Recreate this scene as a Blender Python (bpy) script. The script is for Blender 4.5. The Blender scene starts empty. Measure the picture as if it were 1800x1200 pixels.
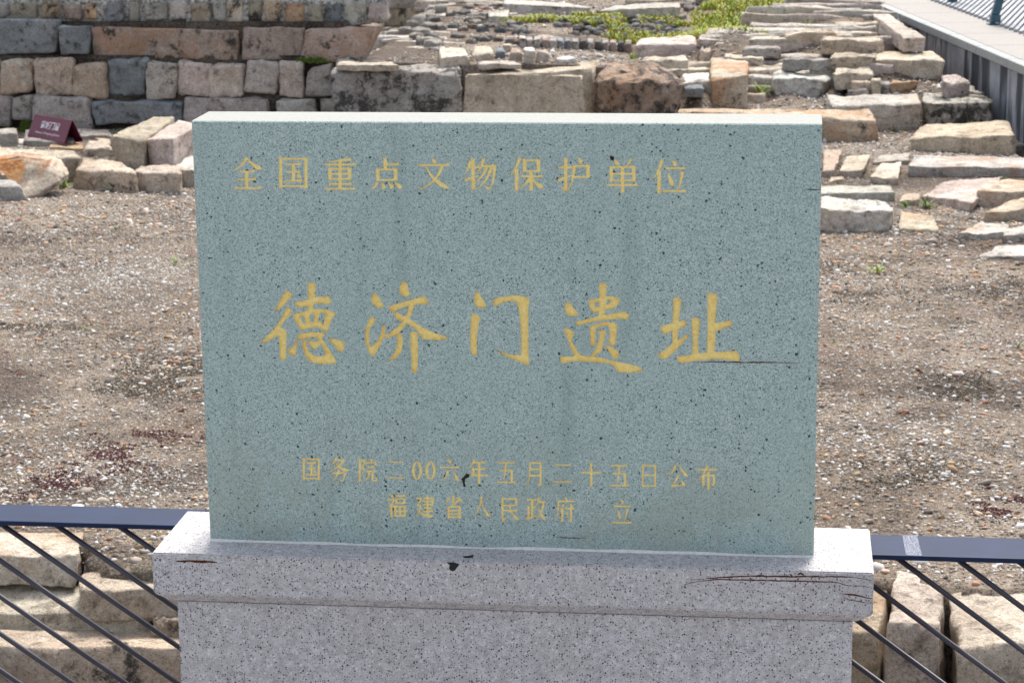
import bpy, bmesh, math, random
import numpy as np
from mathutils import Vector, Matrix, noise
from mathutils.geometry import delaunay_2d_cdt
random.seed(7); RNG = np.random.default_rng(7)
C = bpy.context.scene.collection
sc = bpy.context.scene
# ------------------------------------------------------------------ camera (solved from the tablet's corners)
F, PITCH, ROLL, YAW = 4006.8, 0.2345, -0.0122, 0.1231
CAM = Vector((0.5399, -4.2473, 1.4427))
def ray(px, py):
    x, y = px - 900, py - 600
    c, s = math.cos(ROLL), math.sin(ROLL)
    u, v = c*x + s*y, -s*x + c*y
    d = (u, F, -v)
    c, s = math.cos(PITCH), math.sin(PITCH)
    y1, z1 = c*d[1] + s*d[2], -s*d[1] + c*d[2]
    c, s = math.cos(YAW), math.sin(YAW)
    return Vector((c*d[0] - s*y1, s*d[0] + c*y1, z1))
def P(px, py, z):
    d = ray(px, py); return CAM + d*((z - CAM.z)/d.z)
def PV(px, py, o, n):
    d = ray(px, py); return CAM + d*((Vector(o) - CAM).dot(n)/d.dot(n))
cam = bpy.data.cameras.new('camera'); camo = bpy.data.objects.new('camera', cam); C.objects.link(camo)
fw = ray(900, 600).normalized(); rt = (ray(901, 600) - ray(900, 600)).normalized(); up = (ray(900, 600) - ray(900, 601)).normalized()
m = Matrix((rt, up, -fw)).transposed().to_4x4(); m.translation = CAM; camo.matrix_world = m
cam.sensor_width = 36; cam.lens = F/1800*36; cam.clip_end = 500; cam.clip_start = .05
cam.dof.use_dof = True; cam.dof.focus_distance = 4.35; cam.dof.aperture_fstop = 20
sc.camera = camo
# ------------------------------------------------------------------ daylight: bright thin overcast, light from behind the tablet
SUN_EL, SUN_AZ = math.radians(58), math.radians(8)      # azimuth measured from +Y towards +X
w = bpy.data.worlds.new('World'); sc.world = w; w.use_nodes = True
nt = w.node_tree; bg = nt.nodes['Background']
sky = nt.nodes.new('ShaderNodeTexSky'); sky.sky_type = 'NISHITA'; sky.sun_disc = False
sky.sun_elevation = SUN_EL; sky.sun_rotation = SUN_AZ; sky.dust_density = 3.0; sky.air_density = 1.0; sky.ozone_density = 0.6
hs_ = nt.nodes.new('ShaderNodeHueSaturation'); hs_.inputs['Saturation'].default_value = .5; nt.links.new(sky.outputs[0], hs_.inputs['Color']); nt.links.new(hs_.outputs[0], bg.inputs[0]); bg.inputs[1].default_value = 0.15
sl = bpy.data.lights.new('sun', 'SUN'); sl.energy = 2.8; sl.angle = math.radians(20); sl.color = (1, .95, .87)
so = bpy.data.objects.new('sun', sl); C.objects.link(so)
sd = Vector((math.sin(SUN_AZ)*math.cos(SUN_EL), math.cos(SUN_AZ)*math.cos(SUN_EL), math.sin(SUN_EL)))
so.rotation_euler = sd.to_track_quat('Z', 'Y').to_euler(); so.location = (0, 0, 12)
vs = sc.view_settings; vs.view_transform = 'Standard'; vs.look = 'None'; vs.gamma = 1; vs.use_curve_mapping = False
vs.exposure = 0.80
# ------------------------------------------------------------------ helpers
def tag(o, label=None, cat=None, group=None, kind=None):
    if label: o['label'] = label
    if cat: o['category'] = cat
    if group: o['group'] = group
    if kind: o['kind'] = kind
    return o
def link(name, me, mat=None, parent=None):
    o = bpy.data.objects.new(name, me); C.objects.link(o)
    if mat:
        for mm in (mat if isinstance(mat, (list, tuple)) else [mat]): me.materials.append(mm)
    if parent: o.parent = parent
    return o
def empty(name, loc=(0, 0, 0)):
    o = bpy.data.objects.new(name, None); C.objects.link(o); o.location = loc; o.empty_display_size = .1; return o
def mesh(name, vs_, fs, smooth=False):
    me = bpy.data.meshes.new(name); me.from_pydata([tuple(v) for v in vs_], [], fs); me.update()
    if smooth: me.shade_smooth()
    return me
def npmesh(name, V, T, smooth=True):
    me = bpy.data.meshes.new(name); n = len(T)
    me.vertices.add(len(V)); me.vertices.foreach_set('co', np.ascontiguousarray(V, dtype=np.float32).ravel())
    me.loops.add(n*3); me.loops.foreach_set('vertex_index', np.ascontiguousarray(T, dtype=np.int32).ravel())
    me.polygons.add(n); me.polygons.foreach_set('loop_start', np.arange(n, dtype=np.int32)*3)
    me.polygons.foreach_set('loop_total', np.full(n, 3, dtype=np.int32))
    me.update(calc_edges=True); me.validate()
    if smooth: me.shade_smooth()
    return me
def box(name, lo, hi, mat, parent=None, bev=0.003, seg=2, loc=None):
    bm = bmesh.new(); bmesh.ops.create_cube(bm, size=1)
    lo, hi = Vector(lo), Vector(hi); c = (lo + hi)/2; s = hi - lo
    for v in bm.verts: v.co = Vector((v.co.x*s.x, v.co.y*s.y, v.co.z*s.z))
    if bev: bmesh.ops.bevel(bm, geom=bm.edges[:], offset=bev, segments=seg, profile=.6, affect='EDGES')
    me = bpy.data.meshes.new(name); bm.to_mesh(me); bm.free()
    o = link(name, me, mat, parent); o.location = c - (parent.location if parent else Vector()); return o
# ------------------------------------------------------------------ node material helper
class NM:
    def __init__(s, name, rough=.8, spec=.3):
        s.m = bpy.data.materials.new(name); s.m.use_nodes = True; s.t = s.m.node_tree
        s.b = s.t.nodes['Principled BSDF']; s.b.inputs['Roughness'].default_value = rough
        s.b.inputs['Specular IOR Level'].default_value = spec
        s.tc = s.n('ShaderNodeTexCoord'); s.oi = s.n('ShaderNodeObjectInfo')
        s.v = s.tc.outputs['Object']
    def n(s, t, **k):
        n = s.t.nodes.new(t)
        for a, b in k.items(): setattr(n, a, b)
        return n
    def L(s, a, b): s.t.links.new(a, b)
    def put(s, i, v):
        if hasattr(v, 'is_linked'): s.L(v, i)
        else:
            if isinstance(v, tuple) and len(v) == 3 and i.type == 'RGBA': v = v + (1,)
            i.default_value = v
    def noise(s, sc_, det=4, ro=.6, rnd=False, dist=0, vec=None, col=False):
        n = s.n('ShaderNodeTexNoise', noise_dimensions='4D' if rnd else '3D')
        s.L(vec or s.v, n.inputs['Vector']); n.inputs['Scale'].default_value = sc_
        n.inputs['Detail'].default_value = det; n.inputs['Roughness'].default_value = ro; n.inputs['Distortion'].default_value = dist
        if rnd: s.L(s.math('MULTIPLY', s.oi.outputs['Random'], 37.), n.inputs['W'])
        return n.outputs['Color' if col else 'Fac']
    def math(s, op, a, b=None, clamp=False):
        n = s.n('ShaderNodeMath', operation=op, use_clamp=clamp); s.put(n.inputs[0], a)
        if b is not None: s.put(n.inputs[1], b)
        return n.outputs[0]
    def ramp(s, f, lo, hi, a=0., b=1.):
        n = s.n('ShaderNodeMapRange', interpolation_type='SMOOTHSTEP'); s.put(n.inputs['Value'], f)
        n.inputs['From Min'].default_value = lo; n.inputs['From Max'].default_value = hi
        n.inputs['To Min'].default_value = a; n.inputs['To Max'].default_value = b
        return n.outputs[0]
    def mix(s, f, a, b, mode='MIX'):
        n = s.n('ShaderNodeMix', data_type='RGBA', blend_type=mode); s.put(n.inputs[0], f); s.put(n.inputs[6], a); s.put(n.inputs[7], b)
        return n.outputs[2]
    def vor(s, sc_, feat='F1', vec=None):
        n = s.n('ShaderNodeTexVoronoi', feature=feat); s.L(vec or s.v, n.inputs['Vector']); n.inputs['Scale'].default_value = sc_
        return n
    def attr(s, name, typ='OBJECT'):
        n = s.n('ShaderNodeAttribute', attribute_type=typ, attribute_name=name); return n
    def flecks(s, scale, rad, frac):
        """dark grains: one per voronoi cell, only in a fraction of the cells, of varied size"""
        vo = s.vor(scale, vec=s.warp(scale)); sep = s.n('ShaderNodeSeparateColor'); s.L(vo.outputs['Color'], sep.inputs[0])
        r = s.math('MULTIPLY', s.ramp(sep.outputs[0], 1 - frac, 1, .3, 1), rad)
        on = s.math('GREATER_THAN', sep.outputs[0], 1 - frac)
        return s.math('MULTIPLY', s.math('LESS_THAN', vo.outputs['Distance'], r), on)
    def warp(s, scale, amt=.5):
        nz = s.noise(scale*1.7, 2, .6, col=True)
        a = s.n('ShaderNodeVectorMath', operation='SUBTRACT'); s.L(nz, a.inputs[0]); a.inputs[1].default_value = (.5, .5, .5)
        b = s.n('ShaderNodeVectorMath', operation='SCALE'); s.L(a.outputs[0], b.inputs[0]); b.inputs['Scale'].default_value = amt/scale*1.6
        c = s.n('ShaderNodeVectorMath', operation='ADD'); s.L(s.v, c.inputs[0]); s.L(b.outputs[0], c.inputs[1]); return c.outputs[0]
    def bump(s, h, dist, strength=1.):
        n = s.n('ShaderNodeBump'); s.put(n.inputs['Height'], h); n.inputs['Distance'].default_value = dist; n.inputs['Strength'].default_value = strength
        s.L(n.outputs[0], s.b.inputs['Normal'])
    def col(s, c): s.put(s.b.inputs['Base Color'], c)

# weathered granite blocks: tint from the object's colour, rust / lichen / soil amounts from its properties
def mat_stone():
    m = NM('weathered_granite', .9, .2)
    tint = m.oi.outputs['Color']
    n1 = m.noise(3.0, 4, .6, rnd=True); n2 = m.noise(13, 8, .72, rnd=True); n3 = m.noise(75, 4, .85, rnd=True); n0 = m.noise(1.3, 3, .5, rnd=True)
    c = m.mix(m.ramp(n1, .3, .7), m.mix(1., tint, (.78, .74, .70), 'MULTIPLY'), m.mix(1., tint, (1.14, 1.13, 1.11), 'MULTIPLY'))
    c = m.mix(m.ramp(n0, .50, .66, 0, .5), c, m.mix(1., tint, (1.04, .91, .78), 'MULTIPLY'))
    c = m.mix(m.ramp(n2, .50, .64, .0, .8), c, m.mix(1., tint, (.42, .39, .37), 'MULTIPLY'))
    c = m.mix(m.ramp(n2, .48, .34, .0, .6), c, m.mix(1., tint, (1.34, 1.33, 1.30), 'MULTIPLY'))
    c = m.mix(m.ramp(n3, .52, .62, 0, .7), c, m.mix(1., c, (.40, .39, .40), 'MULTIPLY'))
    c = m.mix(m.ramp(n3, .46, .36, 0, .55), c, m.mix(1., c, (1.5, 1.5, 1.5), 'MULTIPLY'))
    n4 = m.noise(300, 3, .85, rnd=True)
    c = m.mix(m.ramp(n4, .54, .64, 0, .6), c, m.mix(1., c, (.45, .42, .40), 'MULTIPLY'))
    c = m.mix(m.ramp(n4, .46, .36, 0, .5), c, m.mix(1., c, (1.35, 1.35, 1.33), 'MULTIPLY'))
    ru = m.math('MULTIPLY', m.ramp(m.noise(3.4, 5, .65, rnd=True, dist=.8), .47, .60), m.attr('rust').outputs['Fac'], True)
    c = m.mix(ru, c, m.mix(m.ramp(n2, .40, .60), (.42, .16, .05), (.62, .34, .15)))
    gn = m.noise(6.5, 8, .78, rnd=True)
    gr = m.attr('grime').outputs['Fac']
    gm = m.ramp(m.math('ADD', gn, m.math('MULTIPLY', m.math('ADD', gr, .03), .45)), .61, .70, 0, .92)
    c = m.mix(gm, c, m.mix(m.ramp(n3, .4, .6), (.028, .027, .025), (.10, .095, .085)))
    m.col(c); m.bump(m.math('ADD', m.math('MULTIPLY', n2, 1.6), m.math('MULTIPLY', n3, .30)), .035, 1.)
    return m.m
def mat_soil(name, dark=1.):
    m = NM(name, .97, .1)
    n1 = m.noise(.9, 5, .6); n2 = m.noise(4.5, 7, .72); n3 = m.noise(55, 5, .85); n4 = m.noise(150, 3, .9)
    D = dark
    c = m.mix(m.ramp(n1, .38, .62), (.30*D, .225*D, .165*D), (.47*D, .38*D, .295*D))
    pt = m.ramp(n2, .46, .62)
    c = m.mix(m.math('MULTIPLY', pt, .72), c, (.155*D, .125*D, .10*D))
    c = m.mix(m.ramp(m.noise(1.6, 6, .72), .56, .66, 0, .45), c, (.13*D, .12*D, .055*D))
    c = m.mix(m.ramp(m.noise(.62, 7, .68), .49, .58, 0, .82), c, (.115*D, .085*D, .068*D))
    c = m.mix(m.ramp(m.noise(1.1, 6, .7), .55, .66, 0, .45), c, (.22*D, .105*D, .085*D))
    c = m.mix(m.ramp(n3, .50, .60, 0, .85), c, (.075*D, .06*D, .05*D))
    c = m.mix(m.ramp(n3, .47, .38, 0, .55), c, (.60*D, .53*D, .44*D))
    c = m.mix(m.ramp(n4, .55, .62, 0, .75), c, (.06*D, .05*D, .045*D))
    c = m.mix(m.ramp(n4, .42, .35, 0, .8), c, (.74*D, .70*D, .64*D))
    m.col(c); m.bump(m.math('ADD', m.math('MULTIPLY', n3, 1.), m.math('MULTIPLY', n2, 2.)), .025, 1.)
    return m.m
def mat_vcol(name, rough=.85, mul=1.):
    m = NM(name, rough, .25); a = m.attr('col', 'GEOMETRY')
    n = m.noise(140, 3, .7)
    m.col(m.mix(m.ramp(n, .45, .7, 0, .4), a.outputs['Color'], m.mix(1., a.outputs['Color'], (.5, .5, .5), 'MULTIPLY')))
    return m.m
def mat_grit():
    m = NM('grit_mix', .9, .2); a = m.attr('col', 'GEOMETRY'); c = a.outputs['Color']
    pt = m.math('MAXIMUM', m.ramp(m.noise(.62, 7, .68), .50, .60, 0, .75), m.ramp(m.noise(4.5, 7, .72), .48, .62, 0, .5))
    m.col(m.mix(pt, c, m.mix(1., c, (.40, .35, .32), 'MULTIPLY'))); return m.m
GRIT = mat_grit()
def mat_granite():
    m = NM('speckled_grey_granite', .62, .35)
    n1 = m.noise(7, 4, .6); n2 = m.noise(70, 4, .75); n3 = m.noise(380, 2, .8)
    c = m.mix(m.ramp(n2, .36, .64), (.42, .405, .415), (.615, .60, .62))
    c = m.mix(m.ramp(n1, .35, .65, 0, .35), c, (.44, .41, .405))
    c = m.mix(m.ramp(m.noise(26, 2, .5), .63, .73, 0, .35), c, (.72, .70, .68))
    c = m.mix(m.ramp(n3, .56, .70, 0, .6), c, (.22, .21, .24))
    c = m.mix(m.ramp(n3, .42, .30, 0, .5), c, (.82, .80, .82))
    c = m.mix(m.math('MULTIPLY', m.flecks(200, .36, .60), .95), c, (.02, .02, .03))
    c = m.mix(m.math('MULTIPLY', m.flecks(330, .42, .40), .8), c, (.05, .05, .065))
    c = m.mix(m.math('MULTIPLY', m.flecks(150, .40, .28), .6), c, (.80, .78, .76))
    # water stain under the cap, a rusty tinge in the pores
    c = m.mix(m.ramp(m.noise(2.2, 6, .7), .55, .70, 0, .22), c, (.30, .28, .27))
    m.col(c); m.bump(m.math('ADD', n3, m.math('MULTIPLY', n2, .5)), .0012, .8)
    return m.m
def mat_slab(name, pale=False):
    m = NM(name, .72, .3)
    n1 = m.noise(3, 5, .6); n2 = m.noise(60, 3, .7); n3 = m.noise(260, 3, .9)
    sp = m.n('ShaderNodeSeparateColor'); m.L(m.vor(720).outputs['Color'], sp.inputs[0]); g1 = sp.outputs[0]
    sp2 = m.n('ShaderNodeSeparateColor'); m.L(m.vor(430).outputs['Color'], sp2.inputs[0]); g2 = sp2.outputs[1]
    gr = m.math('ADD', m.math('MULTIPLY', g1, .5), m.math('MULTIPLY', g2, .5))
    if pale: c = m.mix(gr, (.24, .25, .235), (.37, .37, .345))  # tablet top, sides and back: plain grain, greyer and darker than the front colour
    else:
        c = m.mix(m.ramp(gr, .12, .88), (.225, .315, .300), (.535, .645, .620))
        c = m.mix(m.ramp(n1, .35, .65, 0, .35), c, (.345, .455, .425))
        c = m.mix(m.ramp(n2, .5, .7, 0, .2), c, (.275, .375, .365))
        c = m.mix(m.ramp(m.noise(1.7, 5, .7), .5, .72, 0, .25), c, (.46, .555, .53))
        c = m.mix(m.ramp(g1, .90, 1., 0, .5), c, (.62, .68, .66))
        c = m.mix(m.ramp(g2, .08, .0, 0, .35), c, (.06, .11, .11))
        z = m.n('ShaderNodeSeparateXYZ'); m.L(m.v, z.inputs[0])
        band = m.math('MULTIPLY', m.ramp(z.outputs['Z'], .32, .05), m.ramp(m.noise(5, 5, .7), .42, .62, 0, .40))
        c = m.mix(band, c, (.31, .33, .265))
        # rain streaks down the face
        mp = m.n('ShaderNodeMapping'); m.L(m.v, mp.inputs[0]); mp.inputs['Scale'].default_value = (9, 1, .7)
        c = m.mix(m.ramp(m.noise(1.5, 5, .65, vec=mp.outputs[0]), .52, .72, 0, .22), c, (.14, .22, .215))
        c = m.mix(m.math('MULTIPLY', m.flecks(75, .21, .22), .95), c, (.012, .04, .045))
        c = m.mix(m.math('MULTIPLY', m.flecks(130, .27, .24), .92), c, (.02, .06, .065))
        c = m.mix(m.math('MULTIPLY', m.flecks(260, .34, .18), .8), c, (.03, .075, .08))
    m.col(c); m.bump(gr, .0005, .5)
    return m.m
def mat_simple(name, colr, rough=.7, spec=.3, var=.25, sc_=40, metal=0, bump=0):
    m = NM(name, rough, spec); m.b.inputs['Metallic'].default_value = metal
    n = m.noise(sc_, 4, .65); d = tuple(x*(1 - var) for x in colr); l = tuple(min(1, x*(1 + var)) for x in colr)
    m.col(m.mix(m.ramp(n, .3, .7), d, l))
    if bump: m.bump(n, bump, 1.)
    return m.m
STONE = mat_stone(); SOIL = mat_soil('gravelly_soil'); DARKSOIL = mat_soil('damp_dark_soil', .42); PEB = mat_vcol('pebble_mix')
GRAN = mat_granite(); SLAB = mat_slab('green_grey_volcanic_stone'); SLABTOP = mat_slab('plain_grey_tablet_stone', True)
LEAF = mat_vcol('weed_leaf', .6)
def mat_gold():
    m = NM('aged_gilding', .48, .4); n = m.noise(150, 4, .7); n2 = m.noise(24, 3, .6)
    c = m.mix(m.ramp(n, .3, .7), (.90, .66, .19), (1., .86, .38)); c = m.mix(m.ramp(n2, .55, .7, 0, .25), c, (.84, .54, .14))
    m.col(c); m.b.inputs['Metallic'].default_value = .05; m.bump(n, .0035, .9); return m.m
GOLD = mat_gold()
STEEL = mat_simple('navy_steel_paint', (.010, .022, .062), .55, .18, .12, 12)
BAR = mat_simple('dark_plum_steel_paint', (.045, .040, .055), .45, .5, .15, 15)
# ------------------------------------------------------------------ ground height
Z0 = -1.0
def sstep(a, b, x):
    t = min(1, max(0, (x - a)/(b - a))); return t*t*(3 - 2*t)
XL = P(592, 116, -.5).x; YF = P(700, 116, -.5).y
XR = P(1196, 116, -.5).x
_a = P(1800, 128, -.53); _b = P(1508, 2, -.53); _d = (_b - _a); _d.z = 0; _d.normalize(); _n = Vector((_d.y, -_d.x, 0)); _n = _n if _n.x > 0 else -_n
ctl = [(1060, 116, -.52), (1130, 104, -.53), (1250, 100, -.55), (1200, 130, -.62), (1560, 245, -1.), (1620, 262, -1.), (1700, 266, -1.), (1780, 272, -1.), (1650, 230, -1.), (1240, 183, -.92), (1330, 185, -.90), (1430, 180, -.9), (1500, 178, -.9),
       (1340, 140, -.74), (1400, 130, -.70), (1470, 140, -.74), (1560, 166, -.82), (1640, 150, -.72), (1300, 60, -.50), (1450, 60, -.50), (1250, 5, -.47), (1550, 110, -.62),
       (1540, 250, -1.), (1600, 232, -.99), (1800, 310, -1.), (1700, 238, -.98), (1470, 250, -1.), (1300, 235, -1.), (1180, 225, -1), (1640, 90, -.6), (1500, 20, -.46),
       (700, 60, -.50), (900, 60, -.50), (700, 112, -.5), (900, 112, -.5), (1000, 112, -.5), (1000, 30, -.49), (800, 10, -.48), (1100, -40, -.45), (1500, -60, -.45), (700, -60, -.45)]
CT = [(P(a, b, z).x, P(a, b, z).y, z) for a, b, z in ctl]
def hgt(x, y, rough=True):
    base = Z0
    if y > 9.8:
        s = t = 0
        for cx, cy, cz in CT:
            d = ((x - cx)**2 + ((y - cy)*.6)**2 + .02)**-1.8; s += d*cz; t += d
        h = s/t
        if x < XR + .1: k = sstep(YF + .02, YF + .12, y)*sstep(XL - .02, XL + .1, x)
        else: k = sstep(YF - 1.6, YF - .9, y)
        dw = -(Vector((x, y, 0)) - _a).dot(_n)
        h -= (h + 1.2)*sstep(.24, .10, dw)
        base = Z0 + (h - Z0)*k
    if y < 4: base -= .42*sstep(yfront(x) + .02, yfront(x) - .05, y) if True else 0
    if rough:
        base += .012*(noise.noise((x*1.1, y*1.1, 3.1))) + .004*noise.noise((x*6, y*6, 1.7))
    return base
def G(px, py):
    z = Z0
    for _ in range(14):
        p = P(px, py, z); z = .5*z + .5*hgt(p.x, p.y, False)
    return P(px, py, z)
# front edge of the terrace (retaining stones stand here)
def yedge(x):
    return 2.92 + .0*x
def yfront(x):
    return float(np.interp(x, FX, FY))
_fp = [P(-900, 938, Z0), P(-200, 940, Z0), P(128, 948, Z0), P(150, 1000, Z0), P(440, 1014, Z0), P(1000, 1022, Z0), P(1545, 1026, Z0), P(1560, 1022, Z0), P(1700, 1044, Z0), P(2200, 1050, Z0)]
FX = [p.x for p in _fp]; FY = [p.y for p in _fp]
def terrain(name, xs, ys, f, mat, kind='structure'):
    V = []; idx = {}
    nx, ny = len(xs), len(ys)
    for j, y in enumerate(ys):
        for i, x in enumerate(xs): V.append((x, y, f(x, y)))
    T = [(j*nx + i, j*nx + i + 1, (j + 1)*nx + i + 1, (j + 1)*nx + i) for j in range(ny - 1) for i in range(nx - 1)]
    me = mesh(name, V, T, True); o = link(name, me, mat); tag(o, kind=kind); return o
def span(a, b, st): return list(np.linspace(a, b, max(2, int(round((b - a)/st)) + 1)))
EDGE = P(250, 955, Z0).y
xs = [-60, -30, -15, -9] + span(-6.5, 6.5, .07) + [9, 15, 30, 60]
ys = span(EDGE - .42, EDGE + .4, .03) + span(EDGE + .45, 17, .07) + span(17.2, 26, .2) + [30, 40, 60, 110]
ground = terrain('gravel_ground', xs, ys, lambda x, y: hgt(x, y) if abs(x) < 8 and y < 27 else (-.46 if y > 14 and x > XL else Z0), SOIL)
# lower ground: the trench below the terrace and far surroundings
trench = terrain('trench_floor', [-80, -8] + span(-6, 6, .5) + [8, 80], [-60, -10, -2, 1.0] + span(1.4, 4.0, .2) + [8, 20, 140], lambda x, y: -1.62 + .02*noise.noise((x, y, 0)), DARKSOIL)
PAVE = mat_simple('pale_paving_granite', (.28, .265, .255), .8, .3, .15, 60, bump=.001)
pv = box('visitor_pavement', (-14, -14, -1.6), (14, .62, -1.02), PAVE, bev=.01); tag(pv, kind='structure')
k = 0
for i in range(-6, 7):
    for j in range(-5, 0):
        t_ = box('paving_slab', (i*.62 - .302, .6 + j*.62 + .008, -1.019), (i*.62 + .302, .6 + (j + 1)*.62 - .008, -.99), PAVE, bev=.003, seg=1); t_.parent = pv; t_.location = t_.location - pv.location
# ------------------------------------------------------------------ stones
def cube_shell(n):
    """verts on a [-1,1] cube surface grid"""
    V = {}; Fc = []
    def vid(p):
        k = tuple(round(q, 5) for q in p)
        if k not in V: V[k] = len(V)
        return V[k]
    g = [-1 + 2*i/n for i in range(n + 1)]
    for ax in range(3):
        for sgn in (-1, 1):
            for i in range(n):
                for j in range(n):
                    q = []
                    for (a, b) in ((i, j), (i + 1, j), (i + 1, j + 1), (i, j + 1)):
                        p = [0, 0, 0]; p[ax] = sgn; p[(ax + 1) % 3] = g[a]; p[(ax + 2) % 3] = g[b]; q.append(vid(p))
                    Fc.append(tuple(q) if sgn > 0 else tuple(reversed(q)))
    return [Vector(k) for k in V], Fc
SHELL = {n: cube_shell(n) for n in (3, 5, 8, 12, 18)}
def hexa(c, u, v, w_):
    a = c
    f = lambda s, t, r: (a[0]*(1 - s)*(1 - t)*(1 - r) + a[1]*s*(1 - t)*(1 - r) + a[2]*(1 - s)*t*(1 - r) + a[3]*s*t*(1 - r)
                         + a[4]*(1 - s)*(1 - t)*r + a[5]*s*(1 - t)*r + a[6]*(1 - s)*t*r + a[7]*s*t*r)
    return f((u + 1)/2, (v + 1)/2, (w_ + 1)/2)
TINTS = dict(cream=(.74, .665, .56), white=(.76, .73, .68), beige=(.65, .56, .455), pink=(.68, .60, .545), grey=(.50, .485, .46), blue=(.31, .345, .37),
             brown=(.37, .295, .24), tan=(.55, .45, .345), olive=(.53, .49, .40), lgrey=(.63, .60, .55), mauve=(.56, .51, .485), dark=(.17, .165, .16), orange=(.60, .43, .29), rose=(.53, .435, .38))
sid = [0]
def hexstone(name, corners, tint, parent=None, n=5, rnd=.2, amp=.035, rust=0., grime=0., mat=None, sharp=False):
    """corners: 8 points FBL FBR BBL BBR FTL FTR BTL BTR; a rounded, chipped, noisy block"""
    sid[0] += 1; seed = sid[0]*7.31
    cs = [Vector(c) for c in corners]
    jl = .10*min((cs[1] - cs[0]).length, (cs[2] - cs[0]).length, (cs[4] - cs[0]).length)
    cs = [c + Vector([random.uniform(-jl, jl) for _ in range(3)]) for c in cs]
    cen = sum(cs, Vector())/8
    L = [(cs[1] - cs[0]).length, (cs[2] - cs[0]).length, (cs[4] - cs[0]).length]; mn = min(L); mean = (L[0]*L[1]*L[2])**(1/3)
    n = {8: 12, 12: 18}.get(n, n); V, Fc = SHELL[n]; out = []
    r = [min(.95, rnd*(.68 if rnd < .34 else 1)*mn/l*1.6) for l in L]
    a = 1.35*amp*(.55*mn + .45*mean)
    for p in V:
        q = Vector(p)
        inner = Vector([max(-(1 - r[k]), min(1 - r[k], q[k])) for k in range(3)])
        d = Vector([(q[k] - inner[k])/r[k] for k in range(3)])
        if d.length > 1e-6:
            dl = max(abs(d[0]), abs(d[1]), abs(d[2])); d = d/d.length*(dl if d.length > 1 else d.length)
            q = Vector([inner[k] + d[k]*r[k] for k in range(3)])
        # chips on corners
        w3 = hexa(cs, q[0], q[1], q[2])
        sc_ = 1.6/mean
        nv = noise.noise_vector(w3*sc_ + Vector((seed, 0, 0)))*1.5 + noise.noise_vector(w3*sc_*2.7 + Vector((0, seed, 0)))*.7 + noise.noise_vector(w3*sc_*6 + Vector((0, 0, seed)))*.62 + noise.noise_vector(w3*sc_*13)*.42
        ch = noise.noise(w3*sc_*1.3 + Vector((seed, seed, 3)))
        out.append(w3 + nv*a - (w3 - cen).normalized()*max(0, ch - .25)*a*3.0 - cen)
    me = mesh(name, out, Fc, not sharp)
    o = link(name, me, mat or STONE, parent); o.location = cen - (parent.location if parent else Vector())
    tc = TINTS[tint] if isinstance(tint, str) else tint
    h = random.uniform(.9, 1.1); j = [random.uniform(.98, 1.02) for _ in range(3)]
    o.color = (tc[0]*h*j[0], tc[1]*h*j[1], tc[2]*h*j[2], 1)
    o['rust'] = float(rust); o['grime'] = float(grime)
    return o
def stone(fl, fr, tl, tr, bl=None, br=None, tint='cream', depth=.3, parent=None, label=None, name='stone_block', z=None, bury=.02, n=8, cat='stone block', group=None, **k):
    """a block given where it stands: front foot (fl, fr), front top (tl, tr), back top (bl, br)"""
    if z is None: A, B = G(*fl), G(*fr); zz = (A.z + B.z)/2
    else: zz = z
    A, B = P(fl[0], fl[1], zz), P(fr[0], fr[1], zz)
    nrm = Vector((A.y - B.y, B.x - A.x, 0)).normalized()
    TL, TR = PV(tl[0], tl[1], A, nrm), PV(tr[0], tr[1], A, nrm)
    zt = (TL.z + TR.z)/2
    if bl is None:
        BL, BR = TL + nrm*depth, TR + nrm*depth
    else:
        BL, BR = P(bl[0], bl[1], zt), P(br[0], br[1], zt)
    BBL, BBR = Vector((BL.x, BL.y, zz)), Vector((BR.x, BR.y, zz))
    dz = Vector((0, 0, bury))
    o = hexstone(name, [A - dz, B - dz, BBL - dz, BBR - dz, TL, TR, BL, BR], tint, parent, n=n, **k)
    if label: tag(o, label, cat, group)
    return o
# ---------- old wall, upper left
YW = P(300, 231, Z0).y
wall = empty('old_stone_wall', (P(300, 231, Z0).x, YW, Z0)); tag(wall, 'old coursed wall of weathered grey, blue and pinkish granite blocks at upper left', 'wall')
def course(rects, y0, depth, tints, **k):
    o_ = Vector((0, y0, 0)); nn = Vector((0, 1, 0))
    for i, r in enumerate(rects):
        x0, ty, x1, by = r[:4]; xb0, xb1 = (r[4], r[5]) if len(r) > 4 else (x0, x1)
        c = [PV(xb0, by, o_, nn), PV(xb1, by, o_, nn), None, None, PV(x0, ty, o_, nn), PV(x1, ty, o_, nn)]
        dv = Vector((0, depth, 0))
        c = [c[0], c[1], c[0] + dv, c[1] + dv, c[4], c[5], c[4] + dv, c[5] + dv]
        t = tints[i % len(tints)]
        kk = dict(k); kk['n'] = 8 if (x1 - x0) > 40 else 5
        if isinstance(t, tuple) and isinstance(t[0], str): kk.update(t[1]); t = t[0]
        hexstone('stone', c, t, wall, **kk)
course([(-75, 170, -22, 222), (-20, 171, 17, 222), (21, 170, 54, 212), (59, 173, 159, 227), (165, 176, 323, 222), (327, 172, 470, 226), (490, 176, 552, 226), (563, 178, 600, 226)], YW, .35,
       ['grey', 'mauve', 'lgrey', 'mauve', 'blue', 'mauve', 'lgrey', 'grey'], rnd=.13, amp=.03, grime=.1)
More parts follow.
